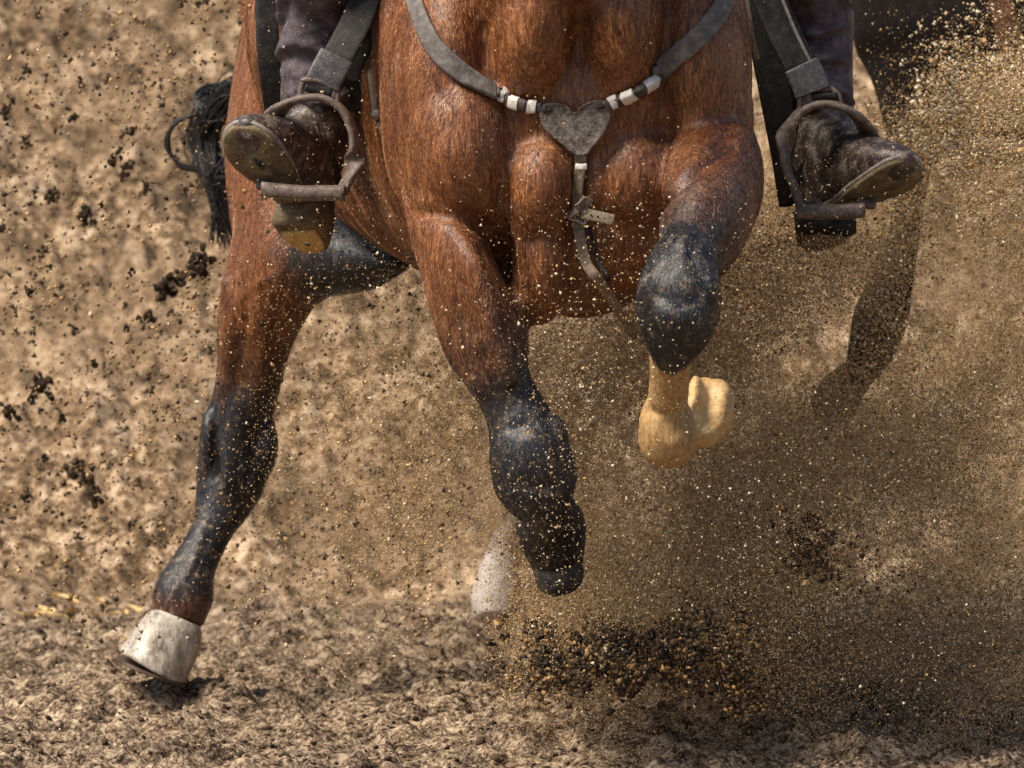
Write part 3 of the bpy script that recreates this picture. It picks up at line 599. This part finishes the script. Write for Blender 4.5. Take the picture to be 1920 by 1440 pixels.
# photo-right side
ribbon('fender', [(1400, -140, .70), (1425, -20, .66), (1440, 90, .64), (1458, 200, .64), (1474, 300, .66), (1484, 385, .68)], np.linspace(.066, .040, 31), .008, M['black_leather'], (1, 0, .1))
ribbon('stirrup_leather', [(1380, -160, .62), (1432, -30, .57), (1470, 60, .55), (1503, 125, .535), (1520, 170, .53)], .054, .006, M['black_leather'], (1, 0, -.45))
ribbon('strap_sleeve', [(1502, 122, .528), (1516, 150, .524), (1525, 174, .522)], .058, .009, M['dusty_black'], (1, 0, -.35))
ribbon('cinch_strap', [(1396, -20, .42), (1404, 30, .42), (1410, 70, .43), (1420, 110, .45)], .008, .006, M['strap_tan'], (1, 0, 0))
ribbon('strap_edge', [(1400, -160, .615), (1455, -30, .563), (1492, 60, .543), (1524, 125, .53)], .005, .007, M['grey_leather'], (1, 0, -.45))

# ------------------------------------------------------------------ stirrups
def stirrup(label, arch, treadl, treadr, brk, Y):
    e = empty('stirrup', Vector(P((treadl[0] + treadr[0]) / 2, treadl[1], Y)), label, 'stirrup', 'stirrups hanging on both sides of the horse')
    part('arch', sweep([P(x, y, Y + d) for x, y, d in arch], .013, .034, (.2, -.1, 1), 7, 3, 14), M['stirrup'], e, .0008, 70)
    part('tread', sweep([P(treadl[0], treadl[1], Y - .01), P((treadl[0] + treadr[0]) / 2, (treadl[1] + treadr[1]) / 2 + 3, Y - .012), P(treadr[0], treadr[1], Y - .01)], .024, .065, (0, 0, 1), 6, 4, 18), M['stirrup'], e, .0012, 60)
    part('hanger', sweep([P(x, y, Y) for x, y in brk], .009, .014, (.3, 0, 1), 6, 3, 10), M['stirrup'], e)
    part('hanger_bar', sweep([P(brk[0][0] + 12, brk[0][1] - 26, Y - .004), P((brk[0][0] + brk[-1][0]) / 2, (brk[0][1] + brk[-1][1]) / 2 - 24, Y - .004), P(brk[-1][0] - 8, brk[-1][1] - 22, Y - .004)], .012, .012, (0, 0, 1), 4, 3, 10), M['black_leather'], e)
    return e
stirrup('worn leather stirrup holding the boot on the photo\'s left', [(500, 352, .02), (500, 310, .10), (496, 258, .07), (517, 212, .02), (552, 188, 0), (595, 182, 0), (634, 198, 0), (658, 236, 0), (667, 280, 0), (660, 318, .0), (648, 345, 0), (640, 362, 0)],
        (492, 355), (646, 362), [(560, 190), (566, 160), (572, 150), (600, 152), (628, 160), (634, 172), (630, 198)], .37)
stirrup('worn leather stirrup holding the boot on the photo\'s right', [(1502, 388, .0), (1490, 352, .0), (1476, 318, .0), (1472, 276, 0), (1482, 234, 0), (1508, 205, 0), (1548, 194, 0), (1588, 205, .0), (1618, 232, .02), (1636, 272, .06), (1636, 320, .10), (1622, 385, .02)],
        (1492, 396), (1618, 394), [(1510, 206), (1507, 180), (1516, 172), (1545, 166), (1560, 168), (1572, 180), (1578, 202)], .53)

# ------------------------------------------------------------------ rider
rider = empty('person', Vector(HB(.75, 0, 1.5)), 'rider in plum grey trousers and dusty dark boots, feet in the stirrups', 'person')
def boot(heel, toe, nvec, shin_top, mirror, label, seed):
    H = P(*heel); T = P(*toe); t = nrm(T - H); L = np.linalg.norm(T - H)
    n = np.array(nvec, float); n = nrm(n - (n @ t) * t); up = -n; w = np.cross(t, up) * mirror   # w towards the inner side
    def fp(a, b, h): return H + t * a + w * b + up * h
    k = L / .285
    # sole outline (half widths along the foot)
    A = np.array([0, .015, .05, .09, .13, .17, .20, .23, .255, .272, .282, .285]) * k
    Bl = np.array([.006, .026, .032, .028, .031, .042, .048, .049, .044, .033, .018, .003])
    B = catmull(np.stack([A, Bl], -1), 3)
    outl = [(a, b) for a, b in B] + [(a, -b * .94) for a, b in B[::-1]]
    e = empty('b', H, '', ''); bpy.data.objects.remove(e)
    def slab(name, sel, h0, h1, mat, par, grow_=0.0):
        pts = [(a, b) for a, b in outl if sel(a)]; c = np.mean(pts, 0); R = []
        for h, f in ((h0, .0), (h0, .35), (h0, .7), (h0, .97), (h0 + .25 * (h1 - h0), 1.0), (h1, 1.0), (h1, .5)):
            Q = [c + (np.array(q) - c) * (f + (grow_ if f else 0)) for q in pts]; R.append([fp(*q, h + .018 * max(0, (q[0] - .2 * k) / (.085 * k)) ** 2) for q in Q])
        V, F = rings_mesh(np.array(R)); V = V + fbm(V * 70, 3, seed)[:, None] * .0012 * up
        return link(name, mesh_np(name, V, F), mat, par)
    # upper: loft from toe back to the heel, then up the shaft
    S_ = P(*shin_top); ank = fp(.06 * k, 0, .10); shin = nrm(S_ - ank)
    rows = [(.284, .022, .006, .008), (.278, .026, .024, .017), (.262, .031, .038, .025), (.235, .038, .048, .034), (.20, .046, .051, .043), (.165, .056, .050, .052), (.13, .066, .050, .061), (.10, .078, .050, .066)]
    secs = [(fp(a * k, 0, h), w * hw, hh) for a, h, hw, hh in rows]
    secs += [(fp(.078 * k, 0, .098), w * .051, .066), (ank * .6 + fp(.07 * k, 0, .10) * .4 + shin * .02, w * .051, .060), (ank + shin * .07, w * .050, .056), (ank + shin * .16, w * .05, .056), (ank + shin * .24, w * .053, .06)]
    R1 = rings_mesh(loft_rings(secs, 30, 5, 2.2))
    hsecs = [(fp(.004 * k, 0, .03), w * .02, .02), (fp(.02 * k, 0, .034), w * .03, .03), (fp(.05 * k, 0, .045), w * .034, .042), (fp(.09 * k, 0, .05), w * .036, .046)]
    R2 = rings_mesh(loft_rings(hsecs, 24, 4, 2.2))
    me = remeshed('boot', [R1, R2], .0045, 4, .5)
    nv = len(me.vertices); V = np.empty(nv * 3, np.float32); me.vertices.foreach_get('co', V); V = V.reshape(-1, 3).astype(float)
    # creases across the instep
    rel = (V - H) @ t; hh = (V - H) @ up
    V = V + up[None] * (.0022 * np.sin(rel * 300 + 5 * vnoise(V * 25, seed)) * np.exp(-((rel - .13 * k) / .04) ** 2))[:, None] + nrm(V - V.mean(0)) * (fbm(V * 45, 3, seed + 2) * .0016)[:, None]
    me.vertices.foreach_set('co', V.astype(np.float32).ravel()); me.update()
    bo = link('boot', me, M['boot'], rider); bo['label'] = label
    slab('sole', lambda a: a > .085 * k, .002, .010, M['sole'], bo)
    slab('welt', lambda a: a > .085 * k, .010, .016, M['welt'], bo, .03)
    slab('heel', lambda a: a < .085 * k, -.028, .024, M['sole'] if mirror > 0 else M['black_leather'], bo, .22)
    slab('heel_cap', lambda a: a < .068 * k, -.034, -.0285, M['heel'] if mirror > 0 else M['sole'], bo, -.02)
    # spur strap round the ankle
    sp = [fp(.05 * k, .05, .055), fp(.085 * k, .045, .085), fp(.115 * k, .02, .108), fp(.118 * k, -.01, .112), fp(.09 * k, -.042, .09), fp(.05 * k, -.05, .055)]
    part('spur_strap', sweep(sp, .013, .004, t * .7 + up * .7, 6, 4, 12), M['black_leather'], bo)
    return ank, shin, w
def trouser(pts, seed, label):
    """pts: (centre px, py, Y, half width, half depth)"""
    secs = [(P(x, y, Y), np.array([hw, 0, 0]), hd) for x, y, Y, hw, hd in pts]
    R = loft_rings(secs, 64, 22, 2.0); c = R.mean(1, keepdims=True); d = R - c
    V = R.reshape(-1, 3)
    zz = V[:, 2] * 125 + 6 * vnoise(V * np.array([9, 9, 9]), seed) + 35 * V[:, 0]
    f = .13 * np.sin(zz + .9 * np.sin(zz)) * (0.35 + 0.65 * np.clip(vnoise(V * 11, seed + 3) * 2 + .6, 0, 1)) + .09 * fbm(V * np.array([20, 20, 34]), 3, seed + 5)
    R = c + d * (1 + f.reshape(R.shape[:2])[..., None])
    o = part('trouser_leg', R, M['denim'], rider); o['label'] = label
a1 = boot((598, 440, .53), (447, 262, .30), (-.30, -.75, -.60), (590, 20, .56), 1, 'boot with muddy sole turned up, on the left of the photo', 5)
a2 = boot((1512, 432, .69), (1706, 330, .46), (.30, -.62, -.70), (1535, 20, .72), -1, 'boot with pale toe edge, on the right of the photo', 9)
trouser([(612, -260, 0.400, .085, .09), (604, -100, 0.450, .072, .08), (600, 0, 0.510, .060, .072), (592, 80, 0.530, .056, .066), (598, 150, 0.530, .056, .062), (608, 185, 0.525, .050, .054), (612, 208, 0.52, .046, .05)], 4, 'crumpled trouser leg tucked behind the stirrup strap')
trouser([(1500, -260, .55, .085, .09), (1520, -100, .60, .072, .08), (1530, 0, .66, .052, .07), (1538, 80, .68, .048, .064), (1535, 150, .68, .052, .06), (1537, 190, .675, .050, .054), (1537, 214, .67, .046, .05)], 14, 'crumpled trouser leg at the dusty right side')
rp = []
def rt(pts): rp.append(rings_mesh(loft_rings([(np.array(p), np.array([w, 0, 0]), d) for p, w, d in pts], 20, 4)))
kl = P(612, -255, .40); kr = P(1500, -255, .55); hc = HB(.80, 0, 1.62)
for kk, sgn in ((kl, -1), (kr, 1)):
    rt([(kk + np.array([0, 0, -.02]), .075, .08), (kk + np.array([0, .02, .06]), .08, .085), (kk * .5 + hc * .5 + np.array([sgn * .07, 0, .08]), .085, .09), (hc + np.array([sgn * .08, 0, .02]), .1, .11)])
rt([(hc + np.array([0, 0, -.06]), .16, .12), (hc + np.array([0, -.02, .15]), .16, .11), (hc + np.array([0, -.10, .36]), .19, .12), (hc + np.array([0, -.16, .50]), .16, .10), (hc + np.array([0, -.19, .56]), .06, .06), (hc + np.array([0, -.2, .62]), .055, .06)])
rp.append(ellipsoid(hc + np.array([0, -.22, .72]), (.08, .1, .12)))
for sgn in (-1, 1):
    rt([(hc + np.array([sgn * .19, -.15, .48]), .06, .06), (hc + np.array([sgn * .25, -.18, .25]), .05, .05), (hc + np.array([sgn * .15, -.42, .17]), .04, .04), (hc + np.array([sgn * .05, -.55, .16]), .035, .03)])
link('body', remeshed('rider_body', rp, .018, 4), M['denim'], rider)

# ------------------------------------------------------------------ second horse far back in the dust
parts2 = parts; parts = []
def L2(rows): parts.append(rings_mesh(loft_rings([sec(l, r, Y, d) for l, r, Y, d in rows], 24, 4)))
L2([((1560, -420), (2150, -420), 2.1, .26), ((1575, -200), (2150, -200), 2.0, .28), ((1590, -20), (2100, -20), 1.95, .28), ((1600, 120), (2060, 150), 1.92, .26), ((1630, 215), (1960, 250), 1.90, .2), ((1690, 265), (1860, 290), 1.90, .1)])
L2([((1640, 150), (1790, 170), 1.9, .14), ((1668, 280), (1750, 300), 1.88, .09), ((1672, 400), (1730, 410), 1.86, .07), ((1648, 490), (1716, 510), 1.84, .06), ((1604, 570), (1704, 600), 1.82, .065), ((1592, 630), (1680, 665), 1.84, .06), ((1584, 680), (1640, 715), 1.9, .042), ((1544, 706), (1612, 760), 1.95, .045), ((1530, 735), (1590, 800), 2.0, .05)])
L2([((1960, 150), (2100, 170), 2.0, .12), ((1975, 400), (2060, 410), 2.0, .07), ((1985, 700), (2050, 700), 2.05, .05), ((1980, 960), (2050, 960), 2.1, .04), ((1975, 1120), (2060, 1120), 2.1, .05)])
d2 = remeshed('dark_horse_body', parts, .014, 4)
dh = empty('horse', Vector(P(1800, 1180, 2.0)), 'dark horse half hidden in the flying sand at the right', 'horse')
link('body', d2, M['dark_coat'], dh)
part('rein_strap', sweep([P(1872, -30, 1.60), P(1885, 40, 1.60), P(1905, 110, 1.61), P(1930, 160, 1.63)], .045, .008, (1, 0, .4), 6, 4), M['rein'], dh)

# ------------------------------------------------------------------ leaves along the foot of the bank
def leaf(px, py, Y, w, h, label):
    c = P(px, py, Y); z = float(ground_h([c[0]], [Y])[0]) + .012; a = random.uniform(0, 3.1); n = 9; R = []
    tl_ = random.uniform(.05, .9)
    for t in np.linspace(0, 1, n):
        ww = w * math.sin(math.pi * (0.04 + .93 * t)) ** .8 * .5; y = (t - .5) * h; row = []
        for u in (-1, -.5, 0, .5, 1):
            row.append([u * ww, y, .18 * w * (u * u) + .12 * h * math.sin(3 * t + a)])
        R.append(row)
    G = np.array(R).reshape(-1, 3); rot = np.array(Matrix.Rotation(a, 3, 'Z') @ Matrix.Rotation(tl_, 3, 'X'))
    G = G @ rot.T; G[:, 2] -= G[:, 2].min(); V = G + np.array([c[0], Y, z - .006]); i = (np.arange(n - 1)[:, None] * 5 + np.arange(4)).ravel()
    F = np.stack([i, i + 1, i + 6, i + 5], -1); nV = len(V)
    V2 = np.concatenate([V, V + np.array([0, 0, .0012])]); F2 = np.concatenate([F, F[:, ::-1] + nV])
    o = link('fallen_leaf', mesh_np('fallen_leaf', V2, F2), M['leaf']); tag(o, label, 'leaf', 'dry leaves at the foot of the bank')
leaf(120, 1125, 3.08, .04, .055, 'largest yellow dry leaf on the dirt, left of the pale hoof')
for i, x in enumerate((35, 50, 62, 70, 80, 95, 104, 112, 130, 138, 150, 160, 175, 190, 205, 214, 235, 248, 262, 274)):
    leaf(x, 1135, 2.98 + .025 * (i % 5), random.uniform(.012, .024), random.uniform(.022, .042), 'small dry yellow leaf in the row left of the pale hoof')

# ------------------------------------------------------------------ flying clods
ICO = bmesh.new(); bmesh.ops.create_icosphere(ICO, subdivisions=2, radius=1.0)
IV = np.array([v.co[:] for v in ICO.verts]); IF = np.array([[v.index for v in f.verts] for f in ICO.faces]); ICO.free()
b_ = bmesh.new(); bmesh.ops.create_icosphere(b_, subdivisions=1, radius=1.0); I1V = np.array([v.co[:] for v in b_.verts]); I1F = np.array([[v.index for v in f.verts] for f in b_.faces]); b_.free()
clod_me = []
for k in range(12):
    pc = []; c = np.zeros(3)
    for q in range(rng.integers(14, 30)):
        r = rng.uniform(.14, .42); c = rng.normal(0, .42, 3) * np.array([1.15, .9, .8]); d = 1 + .5 * vnoise(I1V * 1.7 + q * 3 + k * 50, 40 + k)
        pc.append((c + I1V * (r * d)[:, None], I1F))
    V, F = join(pc); me = mesh_np('dirt_clod', V, F); me.materials.append(M['clod']); smooth(me, False); clod_me.append(me)
def clod(px, py, Y, r, label):
    o = bpy.data.objects.new('dirt_clod', random.choice(clod_me)); COL.objects.link(o)
    o.location = P(px, py, Y); k = r * PX(Y); o.scale = (k * random.uniform(.8, 1.4), k, k * random.uniform(.7, 1.15)); o.rotation_euler = [random.uniform(0, 6.28) for _ in range(3)]
    tag(o, label, 'dirt clod', 'dark dirt clods flying behind the horse'); return o
big = [(320, 535, 34, 'largest ragged dark clod in the air, left of the hind thigh'), (375, 490, 24, 'ragged dark clod in the air just left of the hind thigh'), (158, 405, 20, 'round dark clod with a pale top, upper left'),
       (96, 366, 18, 'dark clod left of the round clod, upper left')]
def zone(x, y):
    if y < 330: return 'small dark dirt clod in the air in the upper left corner' if x < 220 else 'small dark dirt clod in the air left of the black tail'
    if y < 680: return 'small dark dirt clod in the air at the left edge, halfway up' if x < 220 else 'small dark dirt clod in the air left of the hind thigh'
    return 'small dark dirt clod in the air at lower left, above the yellow leaves' if x < 220 else 'small dark dirt clod in the air left of the black hock'
for x, y, r, lb in big: clod(x, y, 2.2, r, lb)
base = [(215, 300, 16), (240, 310, 14), (275, 350, 14), (80, 720, 24), (60, 740, 12), (278, 595, 18), (50, 265, 10), (52, 130, 10), (150, 152, 10), (200, 148, 8), (248, 246, 11), (82, 472, 12), (140, 875, 24), (165, 900, 16), (180, 930, 14), (115, 780, 10), (285, 735, 9), (230, 330, 10), (70, 25, 9), (140, 620, 10), (10, 210, 12), (5, 425, 11), (15, 770, 14), (260, 905, 12), (50, 930, 12), (145, 1005, 10), (245, 985, 9)]
for x, y, r in base: clod(x, y, random.uniform(1.6, 2.6), r, zone(x, y))
for k in range(200):
    x = random.uniform(-10, 400); y = abs(random.gauss(480, 320)) % 1050; clod(x, y, random.uniform(1.2, 2.9), min(2.2 + random.expovariate(.45), 9), zone(x, y))
tagk = 'dark dirt clod thrown up low behind the middle leg'
for k in range(60):
    t = random.random(); clod(1010 + 380 * t + random.gauss(0, 30), 1245 - 45 * t + random.gauss(0, 24), random.uniform(.2, .9), random.uniform(4, 14), tagk)
for x, y, r in ((1540, 1030, 16), (1555, 1010, 12), (1385, 1300, 16), (1405, 1290, 10), (1690, 1170, 14), (1870, 1218, 12)): clod(x, y, 1.2, r, 'dark dirt clod in the sand spray at lower right')

# ------------------------------------------------------------------ crumbs on the ground
def scatter_solids(name, pos, rad, base_v, base_f, mat, jit=.35, flat=1.0, rnd=None, label=None):
    n = len(pos); b = len(base_v); q = rng.normal(size=(n, 4)); q /= np.linalg.norm(q, axis=1, keepdims=True); w, x, y, z = q.T
    Rm = np.stack([1 - 2 * (y * y + z * z), 2 * (x * y - z * w), 2 * (x * z + y * w), 2 * (x * y + z * w), 1 - 2 * (x * x + z * z), 2 * (y * z - x * w), 2 * (x * z - y * w), 2 * (y * z + x * w), 1 - 2 * (x * x + y * y)], -1).reshape(n, 3, 3)
    bv = base_v[None] * (1 + rng.uniform(-jit, jit, (n, b, 1))) * rng.uniform(.7, 1.35, (n, 1, 3))
    V = np.einsum('nij,nbj->nbi', Rm, bv) * rad[:, None, None]; V[..., 2] *= flat; V = V + pos[:, None]
    F = (base_f[None] + (np.arange(n) * b)[:, None, None]).reshape(-1, base_f.shape[1])
    me = mesh_np(name, V.reshape(-1, 3), F); a = me.attributes.new('rnd', 'FLOAT', 'POINT')
    a.data.foreach_set('value', np.repeat(rng.random(n) if rnd is None else rnd, b).astype(np.float32))
    o = link(name, me, mat, sm=False); o['kind'] = 'stuff'
    if label: o['label'] = label
    return o
OCT_V = np.array([[1, 0, 0], [-1, 0, 0], [0, 1, 0], [0, -1, 0], [0, 0, 1], [0, 0, -1]], float)
OCT_F = np.array([[0, 2, 4], [2, 1, 4], [1, 3, 4], [3, 0, 4], [2, 0, 5], [1, 2, 5], [3, 1, 5], [0, 3, 5]])
TET_V = np.array([[1, 1, 1], [1, -1, -1], [-1, 1, -1], [-1, -1, 1]], float) / 1.732; TET_F = np.array([[0, 1, 2], [0, 3, 1], [0, 2, 3], [1, 3, 2]])
n = 12000; X = rng.uniform(-1.3, 1.3, n); Y = .1 + 3.2 * rng.random(n) ** 1.3
pos = np.stack([X, Y, ground_h(X, Y) + .001], -1); rad = np.clip(rng.lognormal(math.log(.0030), .5, n), .0014, .010)
cl = vnoise(np.stack([X * 4, Y * 3, X * 0], -1), 77); keep = cl > -.25
scatter_solids('soil_crumbs', pos[keep], rad[keep], I1V, I1F, M['crumb'], .35, .7, label='loose crumbs of churned soil lying on the arena ground')

# ------------------------------------------------------------------ flying sand
def field(px, py):
    g = lambda cx, cy, sx, sy, a: a * np.exp(-((px - cx) / sx) ** 2 - ((py - cy) / sy) ** 2)
    d = g(1680, 820, 420, 430, 1.0) + g(1230, 1120, 260, 170, 1.0) + g(1880, 330, 190, 230, .6) + g(1180, 820, 260, 250, .55) + g(1500, 420, 200, 250, .45) + g(1620, 1080, 420, 180, .7) + g(1750, 100, 220, 180, .14)
    d = d + g(760, 900, 260, 320, .10) + .012 * np.exp(-((px - 960) / 900) ** 4)
    d = d * (1 - .45 * np.exp(-((px - 1640 + (py - 560) * .25) / 75) ** 2 - ((py - 560) / 190) ** 2)) * (1 - .6 * np.exp(-((px - 1700) / 150) ** 2 - ((py - 80) / 150) ** 2))
    ua = (px * .8 - py * .6); va = (px * .6 + py * .8)
    pl = fbm(np.stack([ua / 330, va / 120, px * 0], -1), 4, 91, .6) + .5 * fbm(np.stack([px / 60, py / 60, px * 0], -1), 3, 95)
    return d * np.clip(.72 + 1.15 * pl, .06, 2.6)
def sand(name, n, ylo, yhi, med, sig, label, dens=field, bias=0.0, box=((0, 2150), (-260, 1330)), cap=.004):
    acc_ = []; tot = 0
    while tot < n:
        px = rng.uniform(*box[0], n); py = rng.uniform(*box[1], n); k = rng.random(n) < dens(px, py) * .8
        acc_.append(np.stack([px[k], py[k]], -1)); tot += k.sum()
    pp = np.concatenate(acc_)[:n]; Yd = rng.uniform(ylo, yhi, n); mid = (8.0 + .5 * (ylo + yhi)) / FPX
    pos = np.stack([(pp[:, 0] - 960) * mid, Yd, CAM_H - (pp[:, 1] - 300) * mid], -1)
    ok = pos[:, 2] > ground_h(pos[:, 0], pos[:, 1]) + .002
    ok &= ~((pos[:, 0] > .36) & (pos[:, 0] < .70) & (pos[:, 1] > 0) & (pos[:, 1] < .85) & (pos[:, 2] > .80) & (rng.random(n) < .92))
    ok &= rng.random(n) > .8 * np.exp(-((pos[:, 0] + .065) / .055) ** 2) / (1 + np.exp((pos[:, 2] - .30) / .04)); pos = pos[ok]
    rad = np.clip(rng.lognormal(math.log(med), sig, len(pos)), .0004, cap)
    scatter_solids(name, pos, rad, TET_V, TET_F, M['grain'], .3, 1.0, np.clip(rng.normal(.55 + bias, .25, len(pos)), 0, 1), label)
sand('flying_sand', 230000, .35, 2.4, .00125, .5, 'cloud of flying golden brown sand grains right of the horse', bias=.10)
low = lambda px, py: np.exp(-((px - 1500) / 330) ** 2 - ((py - 1190) / 90) ** 2) + .6 * np.exp(-((px - 1150) / 200) ** 2 - ((py - 1170) / 80) ** 2)
sand('low_sand_spray', 40000, .35, 1.3, .0014, .45, 'sand spray low over the ground behind the middle leg', low, .05, box=((900, 1960), (950, 1330)))
burst = lambda px, py: (np.exp(-((px - 1130) / 120) ** 2 - ((py - 1232) / 34) ** 2) + .8 * np.exp(-((px - 1330) / 70) ** 2 - ((py - 1212) / 48) ** 2) + .35 * np.exp(-((px - 1540) / 45) ** 2 - ((py - 1025) / 38) ** 2) + .3 * np.exp(-((px - 1400) / 40) ** 2 - ((py - 1300) / 24) ** 2)) * np.clip(.45 + 1.5 * fbm(np.stack([px / 32, py / 32, px * 0], -1), 3, 66), 0, 1.4)
sand('dark_soil_burst', 14000, .1, .7, .0026, .6, 'burst of dark damp soil thrown up low under the middle leg', burst, -.46, box=((900, 1700), (930, 1345)), cap=.008)
gold = lambda px, py: np.exp(-((px - 1850) / 110) ** 2 - ((py - 230) / 130) ** 2) * np.clip(.5 + 1.2 * fbm(np.stack([px / 40, py / 40, px * 0], -1), 3, 55), .02, 1.5)
sand('golden_debris', 9000, .6, 1.6, .0024, .45, 'golden spray of coarse debris at the upper right edge', gold, .28, box=((1500, 2150), (-100, 620)), cap=.007)
front = lambda px, py: .25 * field(px, py) + .9 * np.exp(-((px - 1040) / 160) ** 2 - ((py - 800) / 330) ** 2) + .5 * np.exp(-((px - 1150) / 170) ** 2 - ((py - 480) / 130) ** 2) + .25 * np.exp(-((px - 600) / 160) ** 2 - ((py - 420) / 260) ** 2)
sand('sand_specks', 7000, -.5, -.05, .0009, .5, 'pale sand specks in the air in front of the legs', front, .3, cap=.003)
left = lambda px, py: np.clip(.5 + .8 * fbm(np.stack([px / 70, py / 70, px * 0], -1), 3, 15), .02, 1) * np.where(px < 900, 1.0, 0.1)
sand('dirt_specks', 15000, .8, 2.8, .0019, .6, 'small dark dirt specks in the air left of the horse', left, -.35, box=((-20, 900), (-20, 1150)), cap=.006)

# fine airborne dust: a cloud of points far too small to tell apart
def dust_points(name, n, label):
    acc_ = []; tot = 0
    while tot < n:
        px = rng.uniform(500, 2200, n); py = rng.uniform(-300, 1330, n)
        fl = field(px, py) + .9 * np.exp(-((px - 1080) / 190) ** 2 - ((py - 860) / 300) ** 2) + .8 * np.exp(-((px - 1450) / 420) ** 2 - ((py - 1150) / 130) ** 2) + .14 * np.exp(-((px - 760) / 170) ** 2 - ((py - 860) / 260) ** 2)
        fl = fl * (1 - .75 * np.exp(-((px - 1690) / 150) ** 2 - ((py - 60) / 190) ** 2)); fl = fl * (1 - .7 / (1 + np.exp((px - 960) / 45)) / (1 + np.exp((900 - py) / 50))); k = rng.random(n) < fl * .55; acc_.append(np.stack([px[k], py[k]], -1)); tot += k.sum()
    pp = np.concatenate(acc_)[:n]; Yd = rng.uniform(.25, 2.6, n); mid = (8.0 + 1.35) / FPX
    pos = np.stack([(pp[:, 0] - 960) * mid, Yd, CAM_H - (pp[:, 1] - 300) * mid], -1) + rng.normal(0, .02, (n, 3))
    ok = pos[:, 2] > ground_h(pos[:, 0], pos[:, 1]) + .002
    ok &= ~((pos[:, 0] > .36) & (pos[:, 0] < .70) & (pos[:, 1] < .85) & (pos[:, 2] > .80))
    ok &= rng.random(len(pos)) > .85 * np.exp(-((pos[:, 0] + .065) / .055) ** 2) / (1 + np.exp((pos[:, 2] - .30) / .04)); pos = pos[ok]
    me = bpy.data.meshes.new(name); me.vertices.add(len(pos)); me.vertices.foreach_set('co', pos.astype(np.float32).ravel())
    a = me.attributes.new('rad', 'FLOAT', 'POINT'); a.data.foreach_set('value', rng.uniform(.0004, .00085, len(pos)).astype(np.float32))
    a = me.attributes.new('rnd', 'FLOAT', 'POINT'); a.data.foreach_set('value', np.clip(rng.normal(.55, .22, len(pos)), 0, 1).astype(np.float32))
    me.update(); o = bpy.data.objects.new(name, me); COL.objects.link(o); o['kind'] = 'stuff'; o['label'] = label
    me.materials.append(M['grain'])
    g = bpy.data.node_groups.new(name, 'GeometryNodeTree')
    g.interface.new_socket('Geometry', in_out='INPUT', socket_type='NodeSocketGeometry'); g.interface.new_socket('Geometry', in_out='OUTPUT', socket_type='NodeSocketGeometry')
    i = g.nodes.new('NodeGroupInput'); u = g.nodes.new('NodeGroupOutput'); m = g.nodes.new('GeometryNodeMeshToPoints'); sm = g.nodes.new('GeometryNodeSetMaterial')
    na = g.nodes.new('GeometryNodeInputNamedAttribute'); na.data_type = 'FLOAT'; na.inputs['Name'].default_value = 'rad'; sm.inputs['Material'].default_value = M['grain']
    g.links.new(i.outputs[0], m.inputs['Mesh']); g.links.new(na.outputs[0], m.inputs['Radius']); g.links.new(m.outputs[0], sm.inputs[0]); g.links.new(sm.outputs[0], u.inputs[0])
    md = o.modifiers.new('points', 'NODES'); md.node_group = g
dust_points('airborne_dust', 1000000, 'soft brown dust hanging in the air around the legs and to the right')
